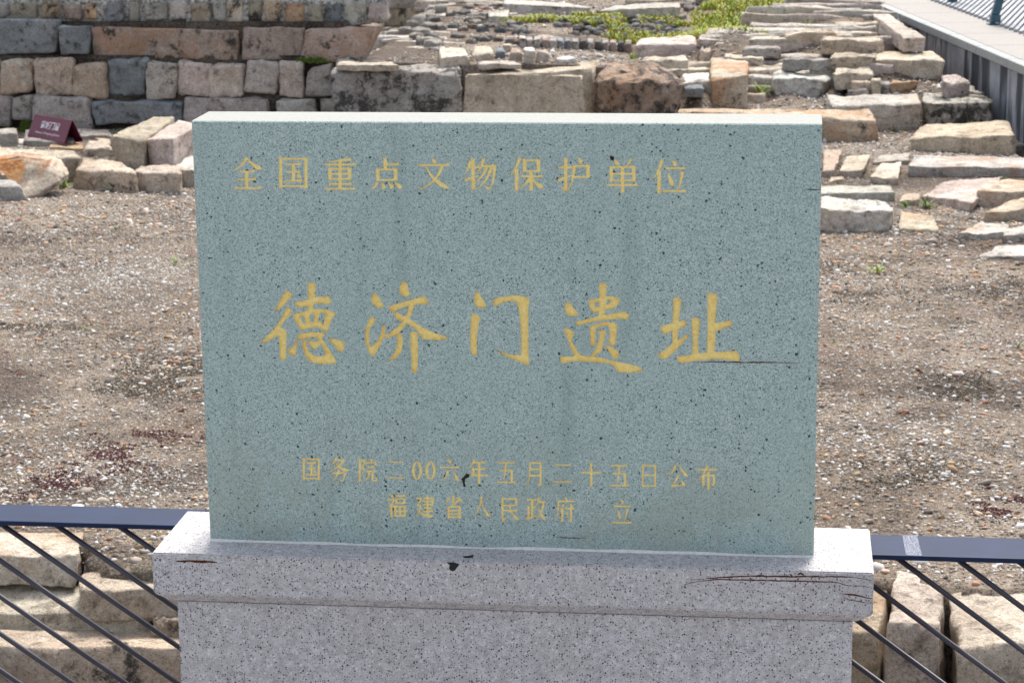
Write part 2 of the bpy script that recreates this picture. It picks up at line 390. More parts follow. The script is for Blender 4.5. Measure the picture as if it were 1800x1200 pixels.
course([(-70, 104, -4, 168), (-1, 103, 58, 168), (62, 102, 126, 171), (128, 112, 187, 175), (190, 109, 256, 174), (260, 112, 311, 173), (313, 112, 370, 171), (371, 114, 429, 172), (433, 108, 485, 170), (486, 109, 533, 172), (539, 117, 584, 171)], YW + .06, .34,
       ['cream', ('cream', dict(rust=.35)), 'beige', ('beige', dict(rust=.2)), 'blue', 'lgrey', 'pink', 'pink', 'mauve', 'pink', 'mauve'], rnd=.2, amp=.035, grime=.05)
course([(-120, 42, -64, 95), (-60, 40, 102, 95), (104, 43, 157, 97), (160, 52, 419, 105), (423, 50, 531, 107), (532, 50, 662, 108, 532, 636)], YW + .16, .3,
       ['grey', 'blue', 'blue', ('rose', dict(rust=.35)), 'rose', ('rose', dict(rust=.3))], rnd=.09, amp=.022, grime=.12)
dx = [(-48, -20), (-15, 14), (18, 66), (72, 104), (108, 140), (150, 172), (184, 214), (226, 246), (254, 295), (297, 326), (333, 369), (374, 397), (398, 427), (436, 461), (464, 495), (500, 533), (538, 568), (572, 601), (605, 641), (646, 675)]
course([(a, random.uniform(0, 6), b, random.uniform(33, 38) + max(0, (a - 80)*.016)) for a, b in dx], YW + .26, .28,
       ['olive', 'grey', 'olive', ('tan', dict(rust=.3)), 'rose', 'orange', 'blue', 'grey', 'grey', 'mauve', 'olive', 'grey', 'beige', 'olive', 'tan', 'orange', 'olive', 'blue', 'grey', 'mauve'], rnd=.2, amp=.05, grime=.16)
course([(a, random.uniform(-44, -38), b, -5) for a, b in [(x, x + random.uniform(52, 66)) for x in range(-60, 650, 68)]], YW + .32, .28, ['grey', 'mauve', 'tan', 'lgrey', 'blue', 'olive'], rnd=.2, amp=.05, grime=.15)
# wall core behind the faces: soil and old mortar
def course_core(px0, px1, top, bot, y0, matl, nm='mortar_core', xr=None):
    o_ = Vector((0, y0, 0)); nn = Vector((0, 1, 0))
    a = PV(px0, bot, o_, nn); b = PV(px1, top, o_, nn)
    V, Fc = SHELL[3]
    nx, nz = int((b.x - a.x)/.035), max(2, int((b.z - a.z)/.03))
    vs_ = []; fs = []
    for j in range(nz + 1):
        for i in range(nx + 1):
            x = a.x + (b.x - a.x)*i/nx; z = a.z + (b.z - a.z)*j/nz
            q = Vector((x*9, y0, z*9)); vs_.append((x, y0 + noise.noise(q)*.03 + noise.noise(q*3)*.018, z))
    for j in range(nz):
        for i in range(nx):
            q = j*(nx + 1) + i; fs.append((q, q + 1, q + nx + 2, q + nx + 1))
    # ledge back from the top of this course
    k0 = len(vs_)
    for i in range(nx + 1):
        x = a.x + (b.x - a.x)*i/nx; vs_.append((x, y0 + .30, b.z + .0))
    for i in range(nx): q = nz*(nx + 1) + i; fs.append((q, q + 1, k0 + i + 1, k0 + i))
    o = link(nm, mesh(nm, vs_, fs, True), matl, wall); o.location = -wall.location
    return o
MORTAR = mat_simple('crumbling_lime_mortar', (.40, .385, .36), .95, .1, .75, 40, bump=.02)
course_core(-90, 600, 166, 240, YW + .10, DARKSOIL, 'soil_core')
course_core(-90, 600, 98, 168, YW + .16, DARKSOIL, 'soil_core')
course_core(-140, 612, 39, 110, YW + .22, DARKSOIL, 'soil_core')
course_core(-90, 672, -3, 42, YW + .29, MORTAR, 'mortar_core')
course_core(-90, 672, -44, -3, YW + .37, MORTAR, 'mortar_core')
# ---------- platform edge and its stones
pl = empty('platform_edge_wall', (XL, YF, Z0)); tag(pl, 'low edge wall of big worn blocks along the front of the raised platform', 'wall')
stone((588, 246), (806, 244), (588, 124), (806, 126), (596, 110), (804, 112), 'grey', z=-1., parent=pl, name='stone', grime=.28, rnd=.12, amp=.03, n=12)
stone((812, 240), (1046, 238), (812, 124), (1046, 126), (815, 112), (1046, 115), 'beige', z=-1., parent=pl, name='stone', rnd=.06, amp=.015, n=8)
stone((1050, 244), (1203, 246), (1050, 136), (1202, 142), (1042, 112), (1185, 118), 'brown', z=-1., parent=pl, name='stone', grime=.26, rust=.3, rnd=.28, amp=.055, n=12)
stone((806, 250), (1040, 250), (822, 132), (1022, 134), tint='beige', z=-1., depth=.07, label='thin upright beige slab with a worn dip in its top edge, behind the tablet', name='upright_slab', cat='stone slab', rnd=.12, amp=.02, rust=.12, n=12)
stone((1200, 248), (1541, 249), (1184, 202), (1541, 209), (1178, 188), (1530, 196), 'beige', label='long low beige block emerging from behind the tablet top right corner', rust=.5, rnd=.16, amp=.03, grime=.08, n=12)
stone((1247, 187), (1320, 184), (1247, 137), (1320, 136), (1247, 102), (1311, 104), 'beige', label='short beige block standing end on with a dark brown rusty front face', rust=.7, rnd=.13, amp=.03, grime=.12)
stone((1366, 172), (1440, 170), (1362, 136), (1456, 140), (1366, 122), (1452, 128), 'white', label='chipped whitish block with a broken lower corner beside grass tuft', rnd=.2, amp=.07)
stone((1120, 100), (1226, 97), (1120, 78), (1226, 74), (1122, 66), (1218, 64), 'pink', label='pale rounded block in front of the grassy patch, left one of the pair', rnd=.28, amp=.045)
stone((1228, 83), (1352, 84), (1228, 71), (1352, 74), (1230, 66), (1300, 70), 'pink', label='long pinkish stone just behind the tilted one, below the grassy patch', rnd=.28, amp=.05)
stone((1224, 112), (1310, 92), (1224, 92), (1308, 79), (1230, 86), (1303, 76), 'beige', label='tilted beige stone leaning up to the right below the grassy patch', rnd=.28, amp=.05)
stone((1304, 101), (1372, 102), (1304, 84), (1372, 86), (1310, 80), (1370, 81), 'mauve', label='brownish grey stone, left of two lying end to end', rnd=.3, amp=.06, grime=.05)
stone((1373, 101), (1440, 99), (1373, 84), (1440, 83), (1375, 80), (1436, 80), 'mauve', label='brownish grey stone, right of two lying end to end', rnd=.3, amp=.06, grime=.05)
stone((1318, 83), (1435, 82), (1318, 71), (1435, 67), (1320, 66), (1430, 62), 'cream', label='long cream stone along the front edge of the grassy patch', rnd=.28, amp=.05)
stone((1134, 118), (1212, 117), (1134, 106), (1212, 105), (1130, 100), (1204, 99), 'cream', label='small flat cream stone in front of the pale rounded block', rnd=.3, amp=.06)
stone((1170, 131), (1248, 129), (1170, 123), (1248, 122), (1150, 117), (1240, 118), 'cream', label='flat cream slab lying left of the end-on beige block', rnd=.2, amp=.05)
stone((1204, 153), (1248, 151), (1204, 142), (1248, 140), (1200, 129), (1246, 128), 'white', label='whitish flat stone touching the left side of the end-on block', rnd=.2, amp=.05)
stone((1200, 168), (1236, 168), (1200, 156), (1236, 156), (1208, 148), (1234, 148), 'blue', label='small bluish stone low beside the dark brown block', rnd=.3, amp=.06)
stone((1275, 108), (1345, 112), (1272, 100), (1345, 104), (1285, 88), (1320, 92), 'cream', label='pointed cream stone behind the end-on beige block', rnd=.3, amp=.08)
stone((1303, 126), (1418, 120), (1303, 112), (1418, 108), (1303, 103), (1405, 103), 'pink', label='long pale pink stone behind the end-on beige block', rnd=.25, amp=.06)
stone((1318, 130), (1460, 130), (1318, 122), (1460, 124), (1322, 113), (1455, 119), 'lgrey', label='long greenish grey stone in the row behind the chipped whitish block', rnd=.25, amp=.05)
stone((1322, 143), (1362, 142), (1322, 133), (1362, 132), (1316, 128), (1360, 128), 'pink', label='small pale stone between the end-on block and the chipped whitish one', rnd=.25, amp=.05)
# rows of long thin stones on the right: one foundation, its stones parts
fd = empty('stone_foundation', (P(1490, 150, -.7).x, P(1490, 150, -.7).y, -.7)); tag(fd, 'foundation rows of long thin cream stones with soil between, left of the big square block', 'foundation')
for a, b, y0, y1, t in [(1446, 1552, 65, 80, 'beige'), (1457, 1550, 80, 92, 'lgrey'), (1460, 1538, 93, 107, 'beige'), (1424, 1535, 108, 120, 'cream'), (1466, 1536, 119, 139, 'cream'),
                        (1495, 1534, 139, 150, 'beige'), (1488, 1530, 151, 163, 'lgrey'), (1533, 1548, 136, 150, 'beige'), (1400, 1540, 55, 64, 'cream'), (1380, 1450, 122, 131, 'white'), (1462, 1500, 62, 68, 'grey'),
                        (1380, 1462, 101, 108, 'grey'), (1545, 1570, 62, 76, 'grey'), (1440, 1470, 45, 57, 'dark'), (1480, 1512, 36, 50, 'grey'), (1520, 1548, 50, 60, 'dark')]:
    hh = (y1 - y0)
    zf_ = max(G(a, y1).z, G(b, y1).z) + .02
    stone((a, y1), (b, y1 + random.uniform(-2, 1)), (a, y1 - hh*.55), (b, y1 - hh*.55), (a + random.uniform(-3, 6), y0), (b - random.uniform(-3, 8), y0), t, z=zf_, bury=.08, parent=fd, name='stone', rnd=.28, amp=.06, grime=.06, n=8)
# big blocks at right
stone((1535, 143), (1652, 144), (1537, 104), (1659, 104), (1542, 89), (1640, 92), 'cream', z=-.76, label='big square cream block perched on smaller stones near the grey walkway wall', rust=.2, grime=.05, rnd=.22, amp=.03, n=12)
stone((1566, 166), (1602, 165), (1566, 146), (1612, 143), (1570, 142), (1608, 141), 'orange', label='small orange stone wedged under the big square block', rnd=.25, amp=.06, rust=.4)
stone((1542, 168), (1564, 170), (1544, 146), (1564, 146), (1546, 140), (1564, 140), 'grey', label='little dark support stone under the left corner of the square block', rnd=.25, amp=.06, grime=.25)
stone((1466, 224), (1618, 228), (1464, 186), (1621, 180), (1448, 170), (1612, 167), 'lgrey', label='broad grey block with its long face turned left, behind the dark-stained one', rnd=.14, amp=.03, n=12)
stone((1626, 228), (1744, 226), (1628, 178), (1744, 175), (1620, 160), (1732, 157), 'lgrey', z=-.99, label='whitish block with black lichen on its front, against the walkway wall', grime=.30, rnd=.16, amp=.04, n=12)
stone((1660, 158), (1708, 156), (1656, 148), (1708, 148), (1658, 126), (1700, 140), 'pink', z=-.72, bury=.12, label='flat pinkish stone between square block and walkway wall, farther one', rnd=.2, amp=.06, grime=.12)
stone((1655, 172), (1730, 168), (1655, 160), (1730, 158), (1668, 150), (1715, 154), 'lgrey', z=-.8, bury=.12, label='flat grey stone between square block and walkway wall, nearer one', rnd=.2, amp=.06, grime=.1)
stone((1600, 266), (1781, 272), (1601, 240), (1781, 238), (1630, 217), (1776, 215), 'beige', label='long beige block with rounded left end, below the black-stained block', rnd=.18, amp=.03, grime=.05, n=12)
stone((1597, 309), (1860, 313), (1597, 292), (1860, 294), (1612, 273), (1850, 278), 'lgrey', label='very long flat pale slab with a rust stain running out of frame right', rnd=.15, amp=.03, rust=.45, n=12)
stone((1778, 274), (1860, 275), (1778, 258), (1860, 260), (1782, 236), (1860, 238), 'grey', label='grey stone at the right edge beside the long beige block', rnd=.15, amp=.04)
stone((1624, 352), (1702, 374), (1620, 345), (1712, 356), (1660, 318), (1762, 312), 'pink', label='large leaning pinkish slab with a pointed left end', rnd=.2, amp=.045, rust=.08, n=12)
stone((1716, 366), (1820, 364), (1716, 335), (1820, 340), (1745, 316), (1820, 316), 'cream', label='cream block with a vertical rust streak behind the pinkish slab', rnd=.18, amp=.04, rust=.5)
stone((1727, 390), (1830, 388), (1730, 375), (1830, 362), (1765, 358), (1830, 340), 'cream', label='cream stone leaning at the right edge with rusty rim', rnd=.2, amp=.05, rust=.35)
stone((1684, 422), (1775, 420), (1686, 412), (1780, 410), (1720, 392), (1770, 391), 'white', label='flat white stone with rusty streaks, rightmost group, middle', rnd=.2, amp=.06, rust=.35)
stone((1762, 428), (1830, 425), (1762, 414), (1830, 410), (1775, 398), (1830, 392), 'lgrey', label='grey flat stone with a rusty edge cut by the right frame', rnd=.2, amp=.06, rust=.4)
stone((1716, 455), (1830, 458), (1718, 450), (1830, 448), (1755, 430), (1830, 428), 'white', label='thin white flat stone, the nearest one at the right edge', rnd=.2, amp=.06)
stone((1436, 408), (1560, 408), (1436, 366), (1571, 369), (1440, 347), (1570, 353), 'white', label='bright white block right beside the tablet, with ragged top', rnd=.18, amp=.05, n=12)
stone((1436, 352), (1574, 354), (1436, 340), (1574, 338), (1436, 326), (1560, 326), 'lgrey', label='flat grey slab just behind the bright white block', rnd=.15, amp=.04)
for a in [((1446, 310), (1466, 312), (1446, 300), (1468, 300), (1448, 262), (1480, 262), 'beige', 'first flat beige paving stone from the tablet edge'),
          ((1476, 310), (1514, 312), (1476, 300), (1518, 298), (1490, 274), (1531, 271), 'beige', 'second flat beige paving stone from the tablet edge, squarish'),
          ((1530, 322), (1574, 324), (1531, 310), (1578, 312), (1545, 288), (1583, 286), 'cream', 'third flat cream paving stone from the tablet edge'),
          ((1536, 290), (1594, 288), (1536, 284), (1598, 282), (1548, 273), (1600, 270), 'lgrey', 'thin pale stone behind the third flat paving stone'),
          ((1580, 361), (1612, 362), (1580, 353), (1616, 352), (1590, 338), (1618, 342), 'beige', 'small triangular beige stone among weeds beside the pinkish slab'),
          ((1580, 407), (1648, 412), (1580, 398), (1650, 403), (1584, 372), (1642, 380), 'beige', 'flat beige stone with a rusty edge in front of the weeds')]:
    stone(*a[:7], label=a[7], rnd=.2, amp=.05, rust=.15 if 'rusty' not in a[7] else .4)
stone((1456, 324), (1484, 322), (1456, 319), (1484, 316), (1460, 311), (1484, 311), 'beige', label='tiny beige stone between paving stones and the flat grey slab', rnd=.25, amp=.06)
# curved kerb along the walkway wall
kb = empty('curved_kerb', (P(1580, 60, -.45).x, P(1580, 60, -.45).y, -.45)); tag(kb, 'curved kerb of pinkish long stones running back beside the walkway wall', 'kerb')
stone((1584, 90), (1627, 92), (1588, 70), (1627, 66), (1530, 26), (1560, 26), 'pink', z=-.56, parent=kb, name='stone', rnd=.16, amp=.03, n=12)
stone((1520, 38), (1556, 36), (1520, 28), (1557, 26), (1455, 3), (1502, 6), 'lgrey', z=-.5, parent=kb, name='stone', rnd=.16, amp=.03, n=8)
stone((1440, 10), (1490, 12), (1440, 2), (1490, 3), (1400, -16), (1450, -18), 'lgrey', z=-.5, parent=kb, name='stone', rnd=.16, amp=.03, n=8)
# upper centre
stone((673, 48), (800, 38), (673, 8), (804, 8), (676, 0), (790, 1), 'olive', label='big rounded olive grey block at the end of the old wall, black at its foot', grime=.22, rnd=.22, amp=.035, n=12)
stone((806, 14), (828, 15), (806, -10), (828, -10), None, None, 'blue', depth=.3, label='bluish block cut by the top frame beside the olive block', rnd=.12, amp=.03)
stone((832, 18), (882, 18), (832, -14), (882, -14), None, None, 'mauve', depth=.3, label='dark mauve block cut by the top frame, right of the bluish block', rnd=.12, amp=.04, grime=.15)
stone((888, 26), (1030, 26), (887, 8), (1040, 15), (886, 0), (1000, 6), 'lgrey', label='long grey stone left of the pale flat one at the back of the platform', rnd=.2, amp=.03, grime=.05, n=12)
stone((858, 42), (892, 41), (862, 30), (892, 30), (858, 21), (894, 19), 'lgrey', label='small pale square stone before the long grey one', rnd=.15, amp=.05)
stone((1050, 30), (1196, 24), (1050, 20), (1198, 12), (1090, 8), (1192, 6), 'lgrey', label='long pale flat stone at the back of the grassy patch', rnd=.2, amp=.04, n=12)
stone((1340, 8), (1440, 8), (1340, 0), (1440, 0), (1345, -6), (1440, -6), 'lgrey', label='pale stone cut by the top frame above the grassy patch', rnd=.2, amp=.04)
stone((1100, 6), (1320, 5), (1100, 0), (1320, -1), (1100, -5), (1320, -6), 'cream', label='row stone along the top frame, cream and very long', rnd=.2, amp=.04)
stone((905, 36), (948, 36), (905, 31), (948, 31), (908, 28), (945, 28), 'grey', label='thin grey stone in the grass before the long grey one', rnd=.2, amp=.05)
stone((790, 57), (922, 56), (790, 51), (922, 49), (795, 46), (920, 43), 'cream', label='thin kerb slab edging the brick setts on the platform', rnd=.15, amp=.04)
# small blocks standing on the platform
stone((773, 119), (829, 116), (773, 101), (824, 99), (773, 84), (814, 84), 'cream', label='pale square block on the platform, left of the rounded one', rnd=.18, amp=.04)
stone((830, 109), (868, 108), (830, 95), (867, 92), (830, 78), (866, 80), 'cream', label='dome shaped cream block on the platform beside the square one', rnd=.45, amp=.03)
for i, a in enumerate([((872, 105), (891, 105), (872, 92), (889, 93), (874, 84), (884, 84), 'blue', 'little bluish stone right of the dome shaped block'),
          ((883, 92), (898, 92), (883, 82), (898, 82), (885, 77), (896, 77), 'cream', 'little cream cobble behind the bluish stone'),
          ((894, 108), (919, 110), (895, 90), (919, 92), (900, 83), (915, 85), 'rose', 'little rose stone left of the stacked pale pair'),
          ((921, 115), (940, 115), (921, 97), (940, 97), (922, 96), (940, 96), 'lgrey', 'lower pale stone of the stacked pair on the platform edge'),
          ((942, 112), (964, 110), (942, 92), (964, 92), (944, 87), (962, 88), 'pink', 'little pink stone right of the stacked pale pair'),
          ((977, 116), (1012, 115), (977, 104), (1012, 104), (982, 97), (1008, 99), 'white', 'small whitish stone last of the row on the platform edge')]):
    stone(*a[:7], label=a[7], rnd=.28, amp=.05, n=5)
zst = P(930, 97, -.4).z
stone((921, 97), (941, 98), (921, 88), (941, 89), (922, 83), (940, 84), 'white', z=G(930, 115).z + .095, label='upper white stone of the stacked pair on the platform edge', rnd=.28, amp=.04, n=5)
stone((720, 118), (774, 117), (722, 112), (774, 110), (735, 104), (768, 103), 'pink', label='flat pinkish stone left of the pale square block', rnd=.2, amp=.05)
stone((590, 120), (700, 121), (592, 114), (700, 114), (598, 108), (690, 108), 'cream', z=-.475, label='cream slab lying on the platform corner beside the old wall', rnd=.2, amp=.05, rust=.1)
stone((840, 119), (918, 118), (840, 112), (918, 113), (855, 106), (905, 107), 'pink', z=-.5, label='humped pinkish stone under the dome shaped block', rnd=.35, amp=.05)
# ---------- cobbles and setts on the platform
cob = ground
protos = []
def proto(nm, L_, W_, H_, rnd, amp, n=3):
    a = [(-L_, -W_, -H_), (L_, -W_, -H_), (-L_, W_, -H_), (L_, W_, -H_), (-L_*.9, -W_*.9, H_), (L_*.9, -W_*.9, H_), (-L_*.9, W_*.9, H_), (L_*.9, W_*.9, H_)]
    o = hexstone(nm, a, 'grey', n=n, rnd=rnd, amp=amp); me = o.data; bpy.data.objects.remove(o); return me
cm = [proto('cobble', 1, .75, .6, .4, .12) for _ in range(6)]
sm = [proto('sett', 1, .6, .5, .25, .08) for _ in range(4)]
def put(me, nm, p, s, rz, tint, parent=ground, grime=.1, tilt=.12):
    o = link(nm, me, None, parent); o.location = p - parent.location; o.scale = (s, s*random.uniform(.8, 1.2), s*random.uniform(.8, 1.2))
    o.rotation_euler = (random.uniform(-tilt, tilt), random.uniform(-tilt, tilt), rz)
    t = TINTS[tint]; h = random.uniform(.8, 1.15); o.color = (t[0]*h, t[1]*h, t[2]*h, 1); o['rust'] = 0.; o['grime'] = float(grime); return o
def region(quad, nu, nv, meshes, nm, size, tints, skip=.08, jit=.35, rz=0, rj=.3, tilt=.12, grime=.1):
    a, b, c, d = [G(*q) for q in quad]     # front-left, front-right, back-left, back-right
    for j in range(nv):
        for i in range(nu):
            if random.random() < skip: continue
            u = (i + .5 + (j % 2)*.5 + random.uniform(-jit, jit))/nu; v = (j + .5 + random.uniform(-jit, jit))/nv
            if u > 1: continue
            p = a*(1 - u)*(1 - v) + b*u*(1 - v) + c*(1 - u)*v + d*u*v; p.z = hgt(p.x, p.y) + size*.18
            put(random.choice(meshes), nm, p, size*random.uniform(.75, 1.15), rz + random.uniform(-rj, rj), random.choice(tints), tilt=tilt, grime=grime)
region(((630, 108), (770, 104), (672, 56), (790, 58)), 9, 9, cm, 'cobble', .075, ['lgrey', 'white', 'white', 'lgrey', 'grey'], rj=1.5, grime=0.)
region(((790, 90), (960, 84), (790, 66), (930, 62)), 12, 5, cm, 'cobble', .05, ['grey', 'blue', 'mauve', 'grey', 'rose'], rj=.5)
region(((1010, 62), (1200, 62), (950, 40), (1180, 34)), 14, 5, cm, 'cobble', .045, ['grey', 'dark', 'grey', 'mauve', 'blue'], rj=.8, grime=.16)
region(((830, 64), (930, 62), (830, 55), (930, 54)), 11, 2, sm, 'sett', .045, ['grey', 'pink', 'blue'], rz=.9, rj=.15)
region(((1190, 42), (1450, 40), (1195, 14), (1440, 12)), 20, 4, sm, 'sett', .055, ['grey', 'mauve', 'dark', 'grey'], rz=.8, rj=.2, grime=.14)
pm3 = [proto('stone', 1, .42, .34, .3, .10, 5) for _ in range(6)]
def packed(quad, nu, nv, size, tints, par, lift=.02, **k):
    a, b, c, d = [G(*q) for q in quad]
    for j in range(nv):
        u = random.uniform(-.05, .02)
        while u < 1:
            st = random.uniform(.7, 1.35)/nu; uc = u + st/2; v = (j + .5 + random.uniform(-.12, .12))/nv; u += st
            if uc > 1.02 or random.random() < .10: continue
            p = a*(1 - uc)*(1 - v) + b*uc*(1 - v) + c*(1 - uc)*v + d*uc*v; w_ = (b - a).length*(1 - v) + (d - c).length*v
            p.z = hgt(p.x, p.y) + lift + random.uniform(-.015, .02)
            t = TINTS[random.choice(tints)]; h = random.uniform(.82, 1.1)
            a1, b1, c1 = st*w_*.46, size*random.uniform(.35, .55), size*random.uniform(.18, .3)
            q1 = [(-a1, -b1, -c1 - .06), (a1, -b1, -c1 - .06), (-a1, b1, -c1 - .06), (a1, b1, -c1 - .06)] + [(sx*a1*random.uniform(.84, .99), sy*b1*random.uniform(.8, 1.), c1) for sy in (-1, 1) for sx in (-1, 1)]
            o = hexstone('stone', q1, 'grey', n=5, rnd=.3, amp=.05); o.parent = par; o.location = o.location + p - par.location
            o.rotation_euler = (random.uniform(-.06, .06), random.uniform(-.05, .05), -.03 + random.uniform(-.09, .09)); o.color = (t[0]*h, t[1]*h, t[2]*h, 1); o['rust'] = .1; o['grime'] = -.12
packed(((1320, 152), (1545, 168), (1335, 84), (1555, 66)), 5, 8, .15, ['cream', 'beige', 'lgrey', 'pink', 'lgrey', 'cream', 'mauve'], fd)
packed(((1205, 170), (1330, 176), (1205, 108), (1320, 108)), 2.2, 5, .17, ['cream', 'beige', 'lgrey', 'white', 'grey'], fd, lift=0.)
packed(((1090, 1), (1560, 4), (1080, -16), (1500, -16)), 8, 4, .17, ['lgrey', 'cream', 'grey', 'lgrey', 'mauve'], fd)
packed(((1475, 60), (1575, 60), (1475, 22), (1545, 22)), 3, 6, .13, ['grey', 'mauve', 'lgrey', 'lgrey'], fd)
packed(((600, 112), (760, 111), (660, 60), (800, 60)), 5, 11, .09, ['lgrey', 'white', 'white', 'lgrey', 'white'], fd, lift=-.02)
packed(((760, 76), (920, 70), (770, 48), (900, 44)), 7, 5, .10, ['grey', 'lgrey', 'lgrey', 'pink'], fd, lift=-.02)
packed(((830, 26), (900, 26), (830, -5), (900, -5)), 1.5, 4, .14, ['grey', 'mauve'], fd)
packed(((1660, 215), (1740, 212), (1640, 110), (1700, 130)), 1.5, 5, .16, ['lgrey', 'pink', 'grey'], fd, lift=-.05)
# row of upright bricks
br = empty('brick_edging', (P(1010, 85, -.5).x, P(1010, 85, -.5).y, -.5)); tag(br, 'row of small dark upright bricks edging the setts on the platform', 'edging')
for i in range(15):
    x0 = 912 + i*13.3; yb = 84 + i*.55
    stone((x0, yb), (x0 + 12, yb), (x0 + .6, yb - 15), (x0 + 11.5, yb - 15), (x0 + 1, yb - 21), (x0 + 12, yb - 21), random.choice(['grey', 'rose', 'dark', 'blue', 'mauve', 'grey']), parent=br, name='brick', n=5, rnd=.18, amp=.04, grime=.18)
# ---------- left heap
def outline_stone(pts, zb, depth, tint, label, rust=0., grime=0., amp=.018, name='stone_block', lean=.0):
    A = P(pts[0][0], max(p[1] for p in pts), zb); nn = Vector((0, 1, 0)); W = [PV(a, b, A, nn) for a, b in pts]; cen = sum(W, Vector())/len(W) + Vector((0, depth/2, 0))
    bm = bmesh.new(); f = bm.faces.new([bm.verts.new(w) for w in W]); r = bmesh.ops.extrude_face_region(bm, geom=[f])
    for v in r['geom']:
        if isinstance(v, bmesh.types.BMVert): v.co.y += depth; v.co.x += (cen.x - v.co.x)*.1
    for v in bm.verts: v.co.y += (v.co.z - W[0].z)*lean
    bmesh.ops.recalc_face_normals(bm, faces=bm.faces)
    bmesh.ops.bevel(bm, geom=bm.edges[:], offset=depth*.08, segments=2, affect='EDGES'); bmesh.ops.triangulate(bm, faces=bm.faces)
    for _ in range(3):
        L_ = [e for e in bm.edges if e.calc_length() > .035]; bmesh.ops.subdivide_edges(bm, edges=L_, cuts=1); bmesh.ops.triangulate(bm, faces=bm.faces)
    for v in bm.verts: v.co += noise.noise_vector(v.co*5)*amp + noise.noise_vector(v.co*14)*amp*.5 + noise.noise_vector(v.co*30)*amp*.25
    for v in bm.verts: v.co -= cen
    me = bpy.data.meshes.new(name); bm.to_mesh(me); bm.free(); me.shade_smooth(); o = link(name, me, STONE); o.location = cen
    t = TINTS[tint]; o.color = t + (1,); o['rust'] = rust; o['grime'] = grime; tag(o, label, 'stone block'); return o
outline_stone([(-30, 284), (40, 279), (90, 283), (108, 298), (122, 316), (108, 328), (84, 340), (62, 345), (48, 334), (36, 322), (6, 306), (-30, 300)], -1.02, .22, 'cream', 'pale wedge shaped stone with a bright orange rust stain', rust=1., lean=1.0)
stone((-40, 352), (62, 354), (-40, 326), (40, 328), (-36, 320), (30, 318), 'grey', label='dull grey stone at the left edge below the rust stained wedge', rnd=.25, amp=.04)
stone((-60, 322), (130, 320), (-60, 276), (142, 276), (-60, 259), (128, 266), 'cream', label='long cream slab behind the rust stained wedge stone', rnd=.12, amp=.03, n=12)
stone((128, 330), (242, 339), (128, 298), (240, 302), (150, 280), (212, 284), 'beige', label='beige block under the two leaning beams, left one', rnd=.22, amp=.035, rust=.15, grime=.04, n=12)
stone((240, 336), (318, 340), (234, 302), (316, 300), (245, 290), (316, 290), 'beige', label='beige block under the two leaning beams, right one', rnd=.22, amp=.04, rust=.1, n=12)
stone((302, 326), (372, 330), (302, 296), (372, 296), (330, 272), (372, 270), 'lgrey', label='grey rounded block half hidden by the left edge of the tablet', rnd=.3, amp=.04, grime=.08)
stone((198, 298), (254, 296), (196, 240), (258, 243), (272, 206), (310, 208), 'olive', label='leaning square beam with olive stained end face', z=None, rnd=.1, amp=.02, rust=.15, n=12)
stone((259, 292), (302, 298), (259, 245), (302, 247), (318, 213), (356, 216), 'pink', label='leaning square beam of pinkish stone, right of the olive stained one', rnd=.1, amp=.02, n=12)
stone((312, 276), (352, 268), (310, 256), (350, 250), (325, 234), (355, 230), 'beige', label='small beige stone between the pinkish beam and the tablet', rnd=.25, amp=.04)
stone((148, 276), (200, 278), (150, 258), (200, 262), (156, 247), (190, 249), 'cream', label='cream boulder left of the olive stained beam', rnd=.35, amp=.06)
stone((84, 264), (146, 268), (84, 258), (146, 262), (92, 252), (144, 250), 'orange', label='thin orange plank shaped stone below the maroon sign', rnd=.2, amp=.05)
stone((-30, 256), (30, 258), (-30, 232), (32, 234), (-30, 226), (30, 226), 'grey', label='grey block at the left frame edge beside the maroon sign', rnd=.2, amp=.05, grime=.08)
stone((30, 256), (48, 256), (30, 250), (47, 250), (32, 243), (46, 244), 'white', label='small white stone below the left end of the maroon sign', rnd=.4, amp=.05, n=5)
stone((122, 246), (196, 244), (122, 240), (196, 238), (130, 226), (190, 228), 'lgrey', label='flat grey slab right of the maroon sign', rnd=.2, amp=.04)
stone((40, 256), (130, 262), (42, 246), (128, 250), (46, 226), (140, 228), 'grey', label='flat grey stone carrying the maroon sign', rnd=.2, amp=.04, z=-1.)
stone((178, 254), (208, 262), (176, 247), (206, 256), (166, 240), (200, 244), 'beige', label='little beige slab tucked behind the cream boulder', rnd=.3, amp=.05, n=5)
# ---------- retaining stones below the railing
rl = empty('retaining_wall', P(160, 1090, -1.2)); tag(rl, 'stepped retaining wall of rough stones below the left railing', 'retaining wall')
zA = -1.0; d0 = P(60, 975, Z0)
def rstone(xl, xr, yb, yf, ztop, zbot, tint, par, jl=0, jr=0, **k):
    A, B = P(xl, yf, ztop), P(xr, yf, ztop); E_, F_ = P(xl + jl, yb, ztop), P(xr + jr, yb, ztop)
    dz = Vector((0, 0, zbot - ztop)); out = Vector((0, -.01, 0))
    return hexstone('stone', [A + dz + out, B + dz + out, E_ + dz, F_ + dz, A, B, E_, F_], tint, par, n=12, **k)
rstone(-120, 132, 930, 976, -.985, -1.10, 'cream', rl, jl=20, jr=16, rust=.35, rnd=.16, amp=.03, grime=.03)
rstone(-420, -128, 928, 976, -.985, -1.10, 'beige', rl, jl=20, jr=16, rust=.2, rnd=.16, amp=.03)
rstone(140, 440, 985, 1035, -1.035, -1.16, 'beige', rl, jl=10, jr=16, rust=.15, rnd=.22, amp=.04)
rstone(-180, 262, 1028, 1074, -1.115, -1.22, 'cream', rl, jl=10, jr=6, rust=.1, rnd=.2, amp=.035, grime=.06)
rstone(-200, 470, 1092, 1134, -1.165, -1.66, 'beige', rl, jl=10, jr=6, rust=.12, rnd=.06, amp=.022, grime=.12)
